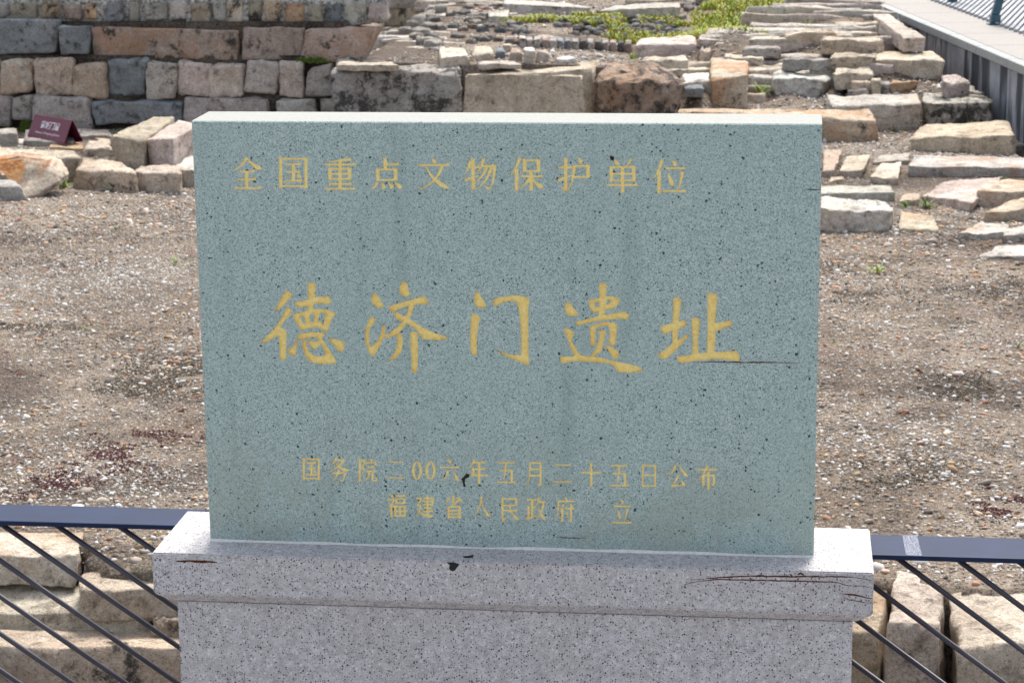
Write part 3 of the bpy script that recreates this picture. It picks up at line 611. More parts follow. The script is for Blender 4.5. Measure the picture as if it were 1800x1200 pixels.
rstone(-900, -210, 1090, 1130, -1.165, -1.66, 'tan', rl, rust=.12, rnd=.06, amp=.02, grime=.08)
rstone(-700, -190, 1028, 1074, -1.115, -1.22, 'cream', rl, rnd=.2, amp=.03)
rstone(478, 1000, 1010, 1140, -1.03, -1.66, 'beige', rl, rnd=.06, amp=.02)
rstone(268, 330, 1062, 1090, -1.125, -1.20, 'beige', rl, jl=20, jr=16, rnd=.3, amp=.09, grime=.12)
rr = empty('retaining_wall', P(1660, 1100, -1.2)); tag(rr, 'retaining wall of big upright beige blocks below the right railing', 'retaining wall')
rstone(1485, 1548, 1020, 1112, -1.015, -1.66, 'tan', rr, jl=10, jr=18, rust=.25, rnd=.14, amp=.035, grime=.08)
rstone(1550, 1655, 1008, 1100, -1.0, -1.66, 'cream', rr, jl=26, jr=10, rust=.2, rnd=.12, amp=.03, grime=.08)
rstone(1670, 1860, 1026, 1128, -1.0, -1.66, 'cream', rr, jl=8, jr=4, rust=.1, rnd=.1, amp=.028, grime=.06)
rstone(1870, 2150, 1030, 1130, -1.0, -1.66, 'beige', rr, rnd=.1, amp=.03)
rstone(1340, 1478, 1020, 1118, -1.02, -1.66, 'beige', rr, jl=8, jr=6, rnd=.12, amp=.03)
rstone(1010, 1332, 1012, 1116, -1.02, -1.66, 'beige', rr, jl=8, jr=6, rnd=.1, amp=.03)
# ------------------------------------------------------------------ pebbles, grit (uncountable)
ICO = None
def ico(sub):
    bm = bmesh.new(); bmesh.ops.create_icosphere(bm, subdivisions=sub, radius=1)
    V = np.array([v.co[:] for v in bm.verts]); T = np.array([[v.index for v in f.verts] for f in bm.faces]); bm.free(); return V, T
OCT = (np.array([(1, 0, 0), (-1, 0, 0), (0, 1, 0), (0, -1, 0), (0, 0, 1), (0, 0, -1)], float), np.array([(0, 2, 4), (2, 1, 4), (1, 3, 4), (3, 0, 4), (2, 0, 5), (1, 2, 5), (3, 1, 5), (0, 3, 5)]))
PAL = np.array([(.62, .59, .55), (.48, .42, .35), (.30, .25, .21), (.52, .38, .24), (.45, .25, .16), (.70, .69, .67), (.16, .14, .13), (.38, .33, .28), (.54, .38, .26), (.36, .36, .37)])
def scatter(name, pts, sizes, cols, base, flat=.55, mat=PEB, sink=.25, kind='stuff'):
    V0, T0 = base; n = len(pts); k = len(V0)
    A = RNG.uniform(0, 2*np.pi, n); S = sizes[:, None]*RNG.uniform(.6, 1.25, (n, 3)); S[:, 2] = sizes*flat*RNG.uniform(.6, 1.3, n)
    jit = RNG.uniform(.75, 1.2, (n, k, 1))
    v = V0[None]*jit*S[:, None, :]
    tx = RNG.normal(0, .25, n)[:, None]; v[:, :, 2] += v[:, :, 0]*tx
    c, s = np.cos(A)[:, None], np.sin(A)[:, None]
    x = v[:, :, 0]*c - v[:, :, 1]*s; y = v[:, :, 0]*s + v[:, :, 1]*c
    W = np.stack([x + pts[:, 0:1], y + pts[:, 1:2], v[:, :, 2] + pts[:, 2:3] + (sizes*flat*(1 - 2*sink))[:, None]*.5], -1).reshape(-1, 3)
    T = (T0[None] + (np.arange(n)*k)[:, None, None]).reshape(-1, 3)
    me = npmesh(name, W, T, smooth=False)
    at = me.color_attributes.new('col', 'FLOAT_COLOR', 'POINT')
    cc = np.repeat(np.concatenate([cols, np.ones((n, 1))], 1), k, 0).astype(np.float32); at.data.foreach_set('color', cc.ravel())
    o = link(name, me, mat); tag(o, kind=kind); return o
# height lookup on a grid
gx = np.arange(-6.5, 6.5, .05); gy = np.arange(2., 26, .05)
HG = np.array([[hgt(x, y) for x in gx[::2]] for y in gy[::2]])
def hlook(x, y):
    fx = (x - gx[0])/.1; fy = (y - gy[0])/.1; i = np.clip(fx.astype(int), 0, HG.shape[1] - 2); j = np.clip(fy.astype(int), 0, HG.shape[0] - 2)
    a = fx - i; b = fy - j
    return HG[j, i]*(1 - a)*(1 - b) + HG[j, i + 1]*a*(1 - b) + HG[j + 1, i]*(1 - a)*b + HG[j + 1, i + 1]*a*b
def dens(x, y, s, o=0):
    return np.array([noise.fractal(Vector((a*s + o, b*s, o)), 1., 2., 4) for a, b in zip(x, y)])
def inview(x, y, mg=.8):
    # only lay grit where the photograph could plausibly see it
    d = (y + 4.25); cx = .54 - d*.1237
    return np.abs(x - cx) < d*.2265 + mg
def pick(n, x0, x1, y0, y1, s, o, thr):
    x = RNG.uniform(x0, x1, n); y = RNG.uniform(y0, y1, n); k = inview(x, y); x, y = x[k], y[k]
    q_ = .54 - .1237*(y + 4.25); hid = (x > q_ - (y + 4.25)*.10) & (x < q_ + (y + 4.25)*.10) & (y < 11.5); kk = ~hid | (RNG.random(len(x)) < .3); x, y = x[kk], y[kk]
    f = dens(x, y, s, o); k = f + RNG.normal(0, .18, len(f)) > thr; return x[k], y[k]
def colours(n, w_): 
    w_ = np.array(w_, float); c = PAL[RNG.choice(len(PAL), n, p=w_/w_.sum())]; return np.clip(c*RNG.uniform(.75, 1.2, (n, 1)), 0, .85)
Y0 = EDGE - .5; Y1 = YW + .1
x, y = pick(430000, -5.5, 5.5, Y0, Y1, .8, 3, -.12); pts = np.stack([x, y, hlook(x, y)], 1)
scatter('grit', pts, RNG.lognormal(math.log(.0046), .38, len(x)), colours(len(x), [5, 6, 6, 2, .5, 5, 6, 6, .7, .4]), OCT, .6, GRIT)
x, y = pick(75000, -5.5, 5.5, Y0, Y1, .6, 9, -.1); pts = np.stack([x, y, hlook(x, y)], 1)
scatter('gravel', pts, RNG.lognormal(math.log(.0095), .35, len(x)), colours(len(x), [5, 4, 3, 4, 2.2, 4, 1.5, 4, 2.6, .6]), ico(1), .55, GRIT)
x, y = pick(60000, -2.5, 6.3, YF - 1.6, YF + 7, .7, 5, -.15); pts = np.stack([x, y, hlook(x, y)], 1)
k = ~((x < XR) & (y < YF + .05)); x, y, pts = x[k], y[k], pts[k]
scatter('rubble_grit', pts, RNG.lognormal(math.log(.010), .45, len(x)), colours(len(x), [5, 5, 4, 1.5, .6, 5, 3, 5, .8, 2])*.9, OCT, .6)
# dark flat crumbs of withered moss, blackish brown and dark red
def clump(px, py, rx, ry, n):
    p = G(px, py); e = G(px + rx, py); f = G(px, py + ry); a = RNG.normal(0, .5, n); b = RNG.normal(0, .5, n)
    x = p.x + a*(e.x - p.x) + b*(f.x - p.x); y = p.y + a*(e.y - p.y) + b*(f.y - p.y)
    return x, y
def moss(name, spots, col_, sz, mat=PEB):
    X, Y = [], []
    for s in spots:
        a, b = clump(s[0], s[1], s[2]*1.25, s[3]*1.3, int(s[4]*2.2)); X.append(a); Y.append(b)
    X, Y = np.concatenate(X), np.concatenate(Y); k = (Y > EDGE - .3) & (Y < YW); X, Y = X[k], Y[k]
    f = dens(X, Y, 5, 2); k = f > -.12; X, Y = X[k], Y[k]
    c = np.array(col_)*RNG.uniform(.5, 1.5, (len(X), 1)); scatter(name, np.stack([X, Y, hlook(X, Y)], 1), RNG.lognormal(math.log(sz), .4, len(X)), c, OCT, .8)
moss('red_moss', [(200, 800, 60, 18, 1100), (100, 850, 60, 14, 900), (240, 770, 60, 14, 700), (330, 760, 40, 12, 400), (30, 870, 40, 12, 300), (180, 830, 90, 20, 700), (1775, 880, 50, 20, 900), (1745, 895, 40, 12, 400)], (.075, .020, .024), .0027)
moss('dark_moss', [(300, 660, 110, 30, 3200), (250, 690, 60, 12, 900), (330, 640, 60, 12, 900), (90, 460, 120, 14, 900), (60, 580, 120, 12, 1400), (200, 600, 90, 10, 500), (1700, 680, 60, 20, 1400), (1500, 520, 120, 20, 1400), (1750, 510, 90, 20, 1200), (60, 410, 150, 16, 1400), (1480, 470, 80, 16, 900), (1560, 830, 120, 30, 1500)], (.10, .085, .065), .003)
X, Y = [], []
for s_ in [(120, 500, 300, 60, 1700), (230, 480, 200, 50, 800), (200, 850, 260, 50, 500), (1560, 760, 320, 120, 900), (1600, 590, 320, 90, 600), (60, 760, 200, 90, 400)]:
    a, b = clump(*s_); X.append(a); Y.append(b)
X, Y = np.concatenate(X), np.concatenate(Y); k = (Y > EDGE) & (Y < YW); X, Y = X[k], Y[k]
scatter('pale_gravel', np.stack([X, Y, hlook(X, Y)], 1), RNG.lognormal(math.log(.0062), .35, len(X)), np.clip(np.array((.66, .645, .61))*RNG.uniform(.6, 1.2, (len(X), 1)), 0, .85), OCT, .6)
# bigger pebbles and tile shards one can pick out: parts of the ground
pm = []
for i in range(6):
    o = hexstone('pebble', [(-1, -.7, -.4), (1, -.6, -.4), (-.9, .7, -.4), (.9, .6, -.4), (-.8, -.5, .4), (.8, -.5, .4), (-.8, .5, .4), (.7, .5, .4)], 'grey', n=3, rnd=.5, amp=.12); pm.append(o.data); bpy.data.objects.remove(o)
tm = []
for i in range(4):
    o = hexstone('tile_shard', [(-1, -.7, -.22), (1, -.3, -.22), (-.6, .8, -.22), (.5, .6, -.22), (-.95, -.6, .22), (.9, -.3, .22), (-.6, .7, .22), (.5, .55, .22)], 'grey', n=3, rnd=.12, amp=.05); tm.append(o.data); bpy.data.objects.remove(o)
TINTS.update(terracotta=(.52, .19, .10), ochre=(.58, .38, .20), chalk=(.74, .72, .68))
big = [(1590, 725, 14, 't'), (1618, 654, 12, 't'), (1565, 694, 8, 'p'), (1585, 696, 9, 't'), (1512, 692, 14, 'o'), (1578, 724, 9, 'o'), (1486, 724, 12, 'o'), (1538, 765, 10, 'c'), (1618, 782, 12, 't'), (1655, 782, 11, 'o'), (1608, 818, 14, 'c'),
       (1472, 804, 11, 't'), (1513, 810, 6, 't'), (1484, 856, 15, 'c'), (1692, 782, 8, 't'), (1775, 812, 6, 't'), (1706, 882, 9, 't'), (1655, 908, 12, 'o'), (1478, 886, 9, 't'), (1530, 902, 12, 'p'), (1720, 748, 7, 'o'), (1752, 528, 10, 'o'), (1732, 535, 9, 'p'),
       (1650, 545, 8, 'p'), (1535, 500, 10, 'c'), (1720, 472, 14, 'c'), (1795, 465, 10, 'o'), (1616, 493, 8, 'o'), (1630, 449, 9, 'b'), (1600, 446, 7, 'o'), (1664, 450, 7, 'o'), (1740, 642, 7, 't'), (1718, 646, 6, 'o'), (1560, 611, 9, 't'), (1520, 612, 9, 't'),
       (1585, 618, 8, 'o'), (1462, 694, 9, 'o'), (1788, 900, 10, 't'), (1745, 905, 10, 'p'), (1595, 940, 10, 'p'), (1700, 926, 7, 'b'), (1500, 925, 8, 'o'), (205, 843, 12, 'c'), (240, 828, 10, 'o'), (262, 870, 9, 'c'), (66, 862, 8, 'c'), (192, 880, 8, 't'),
       (330, 750, 11, 'o'), (318, 724, 12, 't'), (345, 700, 9, 't'), (255, 713, 9, 'c'), (70, 738, 8, 'c'), (92, 731, 8, 'c'), (150, 724, 8, 'c'), (34, 658, 10, 't'), (60, 500, 8, 'c'), (24, 500, 7, 'c'), (135, 498, 7, 'c'), (70, 516, 7, 'c'), (195, 594, 8, 'p'), (202, 605, 9, 'c'),
       (193, 486, 7, 't'), (325, 555, 7, 'b'), (305, 794, 9, 'c'), (165, 929, 14, 'o'), (352, 815, 7, 'c'), (10, 850, 7, 'o'), (285, 850, 9, 't'), (150, 560, 6, 't'), (62, 462, 6, 't'), (1450, 610, 7, 't'), (1690, 590, 7, 'p'), (1640, 700, 7, 'p'), (1790, 640, 7, 'c'),
       (1550, 560, 7, 'p'), (1665, 620, 7, 'p'), (1600, 870, 8, 'p'), (1460, 760, 8, 'c'), (1780, 765, 9, 'c'), (1700, 830, 8, 'c'), (1500, 980, 8, 'p')]
for a, b, r, t in big:
    p = P(a, b, Z0); p.z = float(hlook(np.array([p.x]), np.array([p.y]))[0]); s = r*(p - CAM).length/F/2
    tt = dict(t='terracotta', o='ochre', c='chalk', p='rose', b='blue')[t]; flat = t == 't' or random.random() < .3
    p.z += s*.12; put(random.choice(tm if flat else pm), 'tile_shard' if flat else 'pebble', p, s*1.15, random.uniform(0, 6.3), tt, grime=0, tilt=.35)
for a, b in ((268, 1083), (288, 1091), (276, 1072)):
    p = P(a, b, -1.16); put(random.choice(tm), 'tile_shard', p, .013, random.random()*6, 'terracotta', grime=0, tilt=.5)
# ------------------------------------------------------------------ weeds
def leaf_mesh(name, n, L_, spread, w_, cols, upright=.5, cut=False):
    V, Fc, K = [], [], []
    for i in range(n):
        a = RNG.uniform(0, 2*np.pi); r0 = RNG.uniform(0, spread); bx, by = r0*math.cos(a*3.1), r0*math.sin(a*3.1)
        l = L_*RNG.uniform(.5, 1.1); up_ = RNG.uniform(.3, 1)*upright; dx_, dy_ = math.cos(a), math.sin(a); wd = w_*RNG.uniform(.6, 1.2); c = np.array(cols[RNG.integers(len(cols))])*RNG.uniform(.7, 1.2)
        prev = None
        for s in range(5):
            t = s/4; q = (bx + dx_*l*t*(1 - up_*.5), by + dy_*l*t*(1 - up_*.5), l*(up_*t - .55*t*t*(1 - up_*.3)*.7) + .002); ww = wd*math.sin(math.pi*min(.97, .12 + t*.86))
            k0 = len(V); V += [(q[0] - dy_*ww, q[1] + dx_*ww, q[2]), (q[0] + dy_*ww, q[1] - dx_*ww, q[2])]; K += [c, c]
            if s: Fc.append((k0 - 2, k0 - 1, k0 + 1, k0))
    me = mesh(name, V, Fc, True); at = me.color_attributes.new('col', 'FLOAT_COLOR', 'POINT')
    at.data.foreach_set('color', np.concatenate([np.array(K), np.ones((len(K), 1))], 1).astype(np.float32).ravel()); me.materials.append(LEAF); return me
GR = [(.10, .17, .03), (.16, .25, .04), (.07, .12, .03), (.24, .30, .06)]
weeds = [(200, 335, .13, 30, 'green feathery weed in front of the beige block under the beams'), (113, 330, .13, 26, 'green weed beside the right tip of the rust stained wedge'), (30, 352, .07, 26, 'low green weed at the foot of the dull grey stone'),
         (310, 463, .06, 14, 'bright small weed on the gravel left of the tablet'), (46, 214, .10, 22, 'light green weed tucked behind the maroon sign'), (205, 240, .07, 18, 'dark green weed at the foot of the wall beside the leaning beam'),
         (1592, 365, .08, 24, 'green weed between the triangular stone and the pinkish slab'), (1628, 366, .11, 34, 'bushy green weed left of the pinkish leaning slab'), (1543, 480, .09, 20, 'pale green rosette on the gravel near the white block'),
         (1790, 612, .05, 12, 'tiny weed on the gravel at the right edge'), (1523, 297, .05, 12, 'tiny weed between the squarish and cream paving stones'), (1760, 316, .06, 16, 'weed growing behind the cream block with rust streak'),
         (1337, 165, .13, 40, 'yellow green tuft left of the chipped whitish block'), (1572, 232, .07, 14, 'weed at the foot of the broad grey block'), (763, 116, .10, 26, 'yellow green tuft between two stones on the platform edge'),
         (745, 100, .09, 26, 'green tuft behind the flat pinkish stone on the platform'), (1112, 106, .11, 26, 'yellowish weeds behind the dark brown block'), (1466, 604, .04, 9, 'tiny sprout beside the tablet right edge'), (150, 580, .04, 12, 'tiny yellow sprout on the gravel at left'),
         (204, 407, .05, 10, 'tiny sprout on the gravel below the left stones'), (548, 112, .10, 30, 'weeds on the wall ledge near the platform corner'), (470, 108, .05, 14, 'small weed on the wall ledge above the pinkish stones'), (120, 106, .05, 12, 'small weed on the wall ledge at left')]
for a, b, L_, n, lab in weeds:
    pale = 'yellow' in lab or 'bright' in lab or 'pale' in lab or 'light' in lab
    cols = [(.28, .36, .06), (.20, .30, .04), (.34, .38, .08)] if pale else GR
    p = G(a, b)
    if 'ledge' in lab: p = PV(a, b, (0, YW + .1, 0), Vector((0, 1, 0)))
    if 'retaining' in lab: p = P(a, b, -1.1)
    o = link('weed', leaf_mesh('weed', n, L_, L_*.25, L_*.055, cols, 1.0)); o.location = p; tag(o, lab, 'weed', 'weeds growing among the ruins')
# grassy patch on the platform
V, Fc, K = [], [], []
def blades(quad, n, thr):
    a, b, c, d = [G(*q) for q in quad]; cnt = 0
    for _ in range(n):
        u, v = random.random(), random.random(); p = a*(1 - u)*(1 - v) + b*u*(1 - v) + c*(1 - u)*v + d*u*v
        if noise.fractal(Vector((p.x*2.4, p.y*1.6, 4)), 1., 2., 3) < thr: continue
        z = hgt(p.x, p.y); h = random.uniform(.02, .06); an = random.uniform(0, 6.28); t = random.uniform(.3, 1.); w2 = .006
        cl = random.choice([(.30, .40, .03), (.22, .34, .03), (.42, .38, .05), (.16, .26, .03), (.45, .30, .06)]); f = random.uniform(.8, 1.3)
        k0 = len(V); dx_, dy_ = math.cos(an), math.sin(an)
        V.extend([(p.x - dy_*w2, p.y + dx_*w2, z), (p.x + dy_*w2, p.y - dx_*w2, z), (p.x + dx_*h*t*.5 + dy_*w2*.7, p.y + dy_*h*t*.5 - dx_*w2*.7, z + h*.6), (p.x + dx_*h*t*.5 - dy_*w2*.7, p.y + dy_*h*t*.5 + dx_*w2*.7, z + h*.6), (p.x + dx_*h*t*1.2, p.y + dy_*h*t*1.2, z + h*.85)])
        Fc.extend([(k0, k0 + 1, k0 + 2, k0 + 3), (k0 + 3, k0 + 2, k0 + 4)]); K.extend([(cl[0]*f, cl[1]*f, cl[2]*f, 1)]*5)
blades(((1230, 66), (1430, 64), (1215, 30), (1420, 26)), 13000, -.6)
blades(((1040, 64), (1240, 66), (960, 28), (1230, 32)), 10000, .0)
blades(((1340, 66), (1400, 66), (1330, 44), (1400, 40)), 2500, -.1)
blades(((880, 44), (1000, 40), (880, 30), (1000, 28)), 1500, .05)
me = mesh('grass', V, Fc); at = me.color_attributes.new('col', 'FLOAT_COLOR', 'POINT'); at.data.foreach_set('color', np.array(K, dtype=np.float32).ravel())
gro = link('grass', me, LEAF); tag(gro, kind='stuff')
# ledge moss on the wall courses
V, Fc, K = [], [], []
for (x0, x1, py, yy) in ((0, 60, 220, YW - .02), (170, 330, 236, YW - .03), (430, 585, 108, YW + .08), (0, 60, 232, YW - .1), (250, 330, 233, YW - .05)):
    for _ in range(500):
        p = PV(random.uniform(x0, x1), py + random.uniform(-3, 3), (0, yy, 0), Vector((0, 1, 0)))
        if noise.noise(p*5) < 0: continue
        h = random.uniform(.012, .035); an = random.uniform(0, 6.28); dx_, dy_ = math.cos(an)*.5, math.sin(an)*.5; k0 = len(V)
        V.extend([(p.x - .006, p.y, p.z), (p.x + .006, p.y, p.z), (p.x + dx_*h, p.y + dy_*h, p.z + h)]); Fc.append((k0, k0 + 1, k0 + 2)); f = random.uniform(.5, 1.2); K.extend([(.10*f, .15*f, .02*f, 1)]*3)
me = mesh('ledge_moss', V, Fc); at = me.color_attributes.new('col', 'FLOAT_COLOR', 'POINT'); at.data.foreach_set('color', np.array(K, dtype=np.float32).ravel())
tag(link('ledge_moss', me, LEAF), kind='stuff')
# ------------------------------------------------------------------ grey walkway wall at upper right
def mat_wallpanel():
    m = NM('rain_streaked_cladding', .75, .3)
    mp = m.n('ShaderNodeMapping'); m.L(m.v, mp.inputs[0]); mp.inputs['Scale'].default_value = (1, 2.6, .35)
    st = m.noise(1.3, 4, .6, vec=mp.outputs[0], rnd=True); n2 = m.noise(6, 5, .6)
    c = m.mix(m.ramp(n2, .3, .7), (.26, .28, .31), (.40, .41, .44))
    c = m.mix(m.ramp(st, .47, .55, 0, .95), c, (.035, .042, .05))
    m.col(c); return m.m
PANEL = mat_wallpanel(); COPE = mat_simple('grey_granite_coping', (.30, .31, .305), .7, .3, .15, 50)
DECKTOP = mat_simple('walkway_paving_beige', (.30, .28, .26), .8, .3, .1, 50)
a_ = P(1800, 128, -.53); b_ = P(1508, 2, -.53); dr = (b_ - a_); dr.z = 0; dr.normalize(); nr = Vector((dr.y, -dr.x, 0))
if nr.x < 0: nr = -nr
ang = math.atan2(dr.x, dr.y)
ww = empty('walkway_wall', (a_.x, a_.y, -1.0)); ww.rotation_euler.z = -ang; tag(ww, 'grey clad walkway wall with dark rain streaks and stone coping at upper right', 'wall')
tot = (b_ - a_).length
bpy.context.view_layer.update()
def lbox(nm, lo, hi, mat, par, bev=.004):
    o = box(nm, lo, hi, mat, None, bev=bev, seg=1); o.parent = par; return o
# local frame: +Y runs back along the wall, +X to the right (into the walkway)
L0, L1 = -6.0, 14.0
lbox('wall_core', (.032, L0, -.1), (1.9, L1, .47), PANEL, ww, 0)
y = L0; i = 0
while y < L1:
    ln = 1.24; o = lbox('cladding_panel', (0, y + .004, -.1), (.03, y + ln - .004, .468), PANEL, ww, .002); y += ln
y = L0
while y < L1:
    o = lbox('coping_stone', (-.045, y + .003, .47), (.045, y + .897, .535), COPE, ww, .004); y += .9
    o = lbox('deck_slab', (.048, y - .9 + .003, .475), (.66, y - .003, .536), DECKTOP, ww, .003)
dk = empty('ribbed_decking', (0, 0, 0)); dk.parent = None
mw = Matrix.Translation(ww.location) @ Matrix.Rotation(-ang, 4, 'Z')
dk.location = mw @ Vector((.7, 0, .47)); dk.rotation_euler.z = -ang; tag(dk, 'ribbed grey decking strip behind the steel posts at the top right corner', 'decking')
DK = mat_simple('grey_deck_board', (.33, .34, .36), .7, .3, .15, 20)
lbox('bearer', (-.03, L0, -.09), (2.2, L1, .02), mat_simple('dark_bearer', (.03, .03, .035), .8), dk, 0)
e0 = mw @ Vector((.52, 0, .545)); bd = P(1793, 0, e0.z) - P(1765, 27, e0.z); bd.z = 0; bd.normalize(); bp = Vector((bd.y, -bd.x, 0)); ba = math.atan2(bd.x, bd.y)
wy = Vector((math.sin(ang), math.cos(ang), 0)); 
for i in range(110):
    st_ = e0 + wy*(-2.2 + i*.145); L_ = 4.5
    c_ = st_ + bd*(L_/2); o = box('board', (-.016, -L_/2, 0), (.016, L_/2, .03), DK, None, .003, 1); o.location = dk.matrix_world.inverted() @ c_ if False else Matrix.Rotation(ang, 4, 'Z') @ (c_ - dk.location); o.rotation_euler.z = -ba + ang; o.parent = dk
# steel posts
TEAL = mat_simple('teal_painted_steel', (.03, .085, .12), .35, .5, .3, 20)
def post(px, py, lab):
    p = P(px, py, -.464); t = empty('railing_post', p); t.rotation_euler.z = -ang; tag(t, lab, 'post', 'steel posts on the walkway')
    lbox('base_plate', (-.06, -.05, 0), (.06, .05, .012), TEAL, t)
    lbox('foot', (-.042, -.035, .012), (.042, .035, .085), TEAL, t, .006)
    bm = bmesh.new(); bmesh.ops.create_cube(bm, size=1)
    for v in bm.verts:
        k = v.co.z + .5; v.co = Vector((v.co.x*.07 + k*.22, v.co.y*.05, .085 + k*.85))
    bmesh.ops.bevel(bm, geom=bm.edges[:], offset=.006, segments=1, affect='EDGES'); me = bpy.data.meshes.new('inclined_bar'); bm.to_mesh(me); bm.free(); link('inclined_bar', me, TEAL, t)
post(1749, 44, 'teal steel post with inclined bar, the nearer one on the walkway edge')
post(1674, 8, 'teal steel post foot cut by the top frame, the farther one')
# ------------------------------------------------------------------ maroon sign
MAR = mat_simple('maroon_sign_plate', (.13, .012, .035), .35, .4, .08, 10); WHT = mat_simple('white_print', (.75, .72, .75), .6, .2, .05)
zs = -.955
A = P(48, 240, zs); B = P(113, 252, zs); ex = (B - A); wd = ex.length; ex.normalize(); ey = Vector((-ex.y, ex.x, 0))
hs = 37*(A - CAM).length/F*.98; dp = .16
sg = empty('information_sign', (A + B)/2 + ey*dp/2); sg.rotation_euler.z = math.atan2(ex.y, ex.x); tag(sg, 'maroon tent shaped sign with white lettering on the stones at left', 'sign')
def plate(nm, s):
    t = .006; y0 = s*dp/2
    vs_ = [(-wd/2, y0, 0), (wd/2, y0, 0), (wd/2, s*.004, hs), (-wd/2, s*.004, hs)]; vs_ += [(v[0], v[1] - s*t if abs(v[1]) > .01 else 0, v[2]) for v in vs_]
    fs = [(0, 1, 2, 3), (7, 6, 5, 4), (0, 4, 5, 1), (1, 5, 6, 2), (2, 6, 7, 3), (3, 7, 4, 0)]
    return link(nm, mesh(nm, vs_, fs), MAR, sg)
fp = plate('front_plate', -1); plate('back_plate', 1); lbox('base_tray', (-wd/2, -dp/2 + .004, -.006), (wd/2, dp/2 - .004, 0), MAR, sg, .001)
tilt = math.atan2(hs, dp/2)
def txt(s, size, z_, nm, bold=0):
    cu = bpy.data.curves.new(nm, 'FONT'); cu.body = s; cu.size = size; cu.align_x = 'CENTER'; cu.align_y = 'CENTER'; cu.offset = bold
    o = bpy.data.objects.new(nm, cu); C.objects.link(o)
    dg = bpy.context.evaluated_depsgraph_get(); me = bpy.data.meshes.new_from_object(o.evaluated_get(dg)); bpy.data.objects.remove(o)
    me.materials.clear(); me.materials.append(WHT); q = bpy.data.objects.new(nm, me); C.objects.link(q); q.parent = fp
    f = z_/hs; q.location = (0, -dp/2*(1 - f) - .0035, z_); q.rotation_euler = (tilt, 0, 0); return q
txt('瓮城门道', .062, hs*.60, 'chinese_lettering', .0012)
txt('Gateway of Wengcheng Barbican', .0245, hs*.27, 'english_lettering')
# ------------------------------------------------------------------ steel railings
def railing(x0, x1, ytop_px, xs_bar, lab, slope_px, zr=-.02, px_ref=None):
    yb, yfr = RY
    r = empty('railing', ((x0 + x1)/2, (yb + yfr)/2, -1.0)); tag(r, lab, 'railing', 'steel railings either side of the pedestal')
    box('top_rail', (x0, yfr, zr - .010), (x1, yb, zr), STEEL, r, bev=.002)
    return r
zr = -.022
RF = P(1700, 979, zr).y; RB = P(1700, 943, zr).y; RFL = P(150, 919, zr).y; RBL = P(150, 889, zr).y
print('rail y', RF, RB, RFL, RBL, 'edge', EDGE, 'YW', YW, 'YF', YF, XL, XR)
# ------------------------------------------------------------------ pedestal
HC, CH = .0848, .024
La, Ra, Af, Bb = .6971, .7129, .0854, .1861
ped = empty('stone_pedestal', (0, .05, -.99)); tag(ped, 'speckled grey granite pedestal with projecting chamfered cap under the green tablet', 'pedestal')
def prism_cap():
    bm = bmesh.new()
    lv = [(0, 0), (-HC, 0), (-HC - CH, .028)]
    rings = []
    for z, ins in lv: rings.append([bm.verts.new(p) for p in ((-La + ins, -Af + ins, z), (Ra - ins, -Af + ins, z), (Ra - ins, Bb - ins, z), (-La + ins, Bb - ins, z))])
    bm.faces.new(list(rings[0])); bm.faces.new(list(reversed(rings[-1])))
    for a, b in zip(rings, rings[1:]):
        for i in range(4): bm.faces.new((a[i], b[i], b[(i + 1) % 4], a[(i + 1) % 4]))
    bmesh.ops.recalc_face_normals(bm, faces=bm.faces)
    bmesh.ops.bevel(bm, geom=bm.edges[:], offset=.0025, segments=2, affect='EDGES')
    me = bpy.data.meshes.new('cap'); bm.to_mesh(me); bm.free(); o = link('cap', me, GRAN, ped); o.location = -ped.location; return o
cap = prism_cap()
PF, PLx, PRx = .0559, .6586, .6761
box('pillar', (-PLx, -PF, -.988), (PRx, Bb - .03, -HC - CH - .001), GRAN, ped, bev=.003)
# white mortar bead under the tablet
vs_, fs = [], []
N = 90
for i in range(N + 1):
    x = -.602 + 1.204*i/N; h = .003 + .0025*noise.noise((x*9, 0, 0)) + .004*max(0, noise.noise((x*2.3, 5, 0))); d = .004 + .004*abs(noise.noise((x*6, 3, 0)))
    vs_ += [(x, -.0005, max(.001, h)), (x, -d, .0012), (x, -d - .002, -.001), (x, .01, -.001)]
for i in range(N):
    for j in range(3): q = i*4 + j; fs.append((q, q + 1, q + 5, q + 4))
mb = link('mortar_bead', mesh('mortar_bead', vs_, fs, True), mat_simple('white_grout', (.72, .70, .66), .9, .2, .1, 80), ped); mb.location = -ped.location
# cracks, chips: thin dark mineral veins and pits, on the surfaces where they are
RUSTV = mat_simple('rusty_vein', (.10, .035, .018), .9, .1, .4, 120); BLK = mat_simple('black_pit', (.012, .013, .015), .6, .3, .5, 90)
def ribbon(nm, pts, wpx, mat, par, plane='cap', lift=.0006):
    vs_, fs = [], []
    Q = []
    for (a, b), (c, d) in zip(pts, pts[1:]):
        st = max(2, int(math.hypot(c - a, d - b)/5))
        for t in range(st): Q.append((a + (c - a)*t/st, b + (d - b)*t/st))
    Q.append(pts[-1])
    for i, (a, b) in enumerate(Q):
        e = min(i, len(Q) - 1 - i)/(len(Q)*.5); ww_ = wpx*(.25 + .75*min(1, e*1.6))*(1 + .7*noise.noise((a*.09, b*.2, wpx))); b += .9*noise.noise((a*.11, 7, b*.05))
        for s in (-.5, .5):
            yy = b + s*ww_
            if plane == 'cap': v = PV(a, yy, (0, -Af - lift, 0), Vector((0, 1, 0)))
            elif plane == 'slab': v = PV(a, yy, (0, -lift, 0), Vector((0, 1, 0)))
            vs_.append(v)
    for i in range(len(Q) - 1): q = i*2; fs.append((q, q + 1, q + 3, q + 2))
    o = link(nm, mesh(nm, vs_, fs), mat, par); o.location = -par.location; return o
ribbon('rust_vein', [(310, 986), (340, 986), (382, 988)], 4.5, RUSTV, ped)
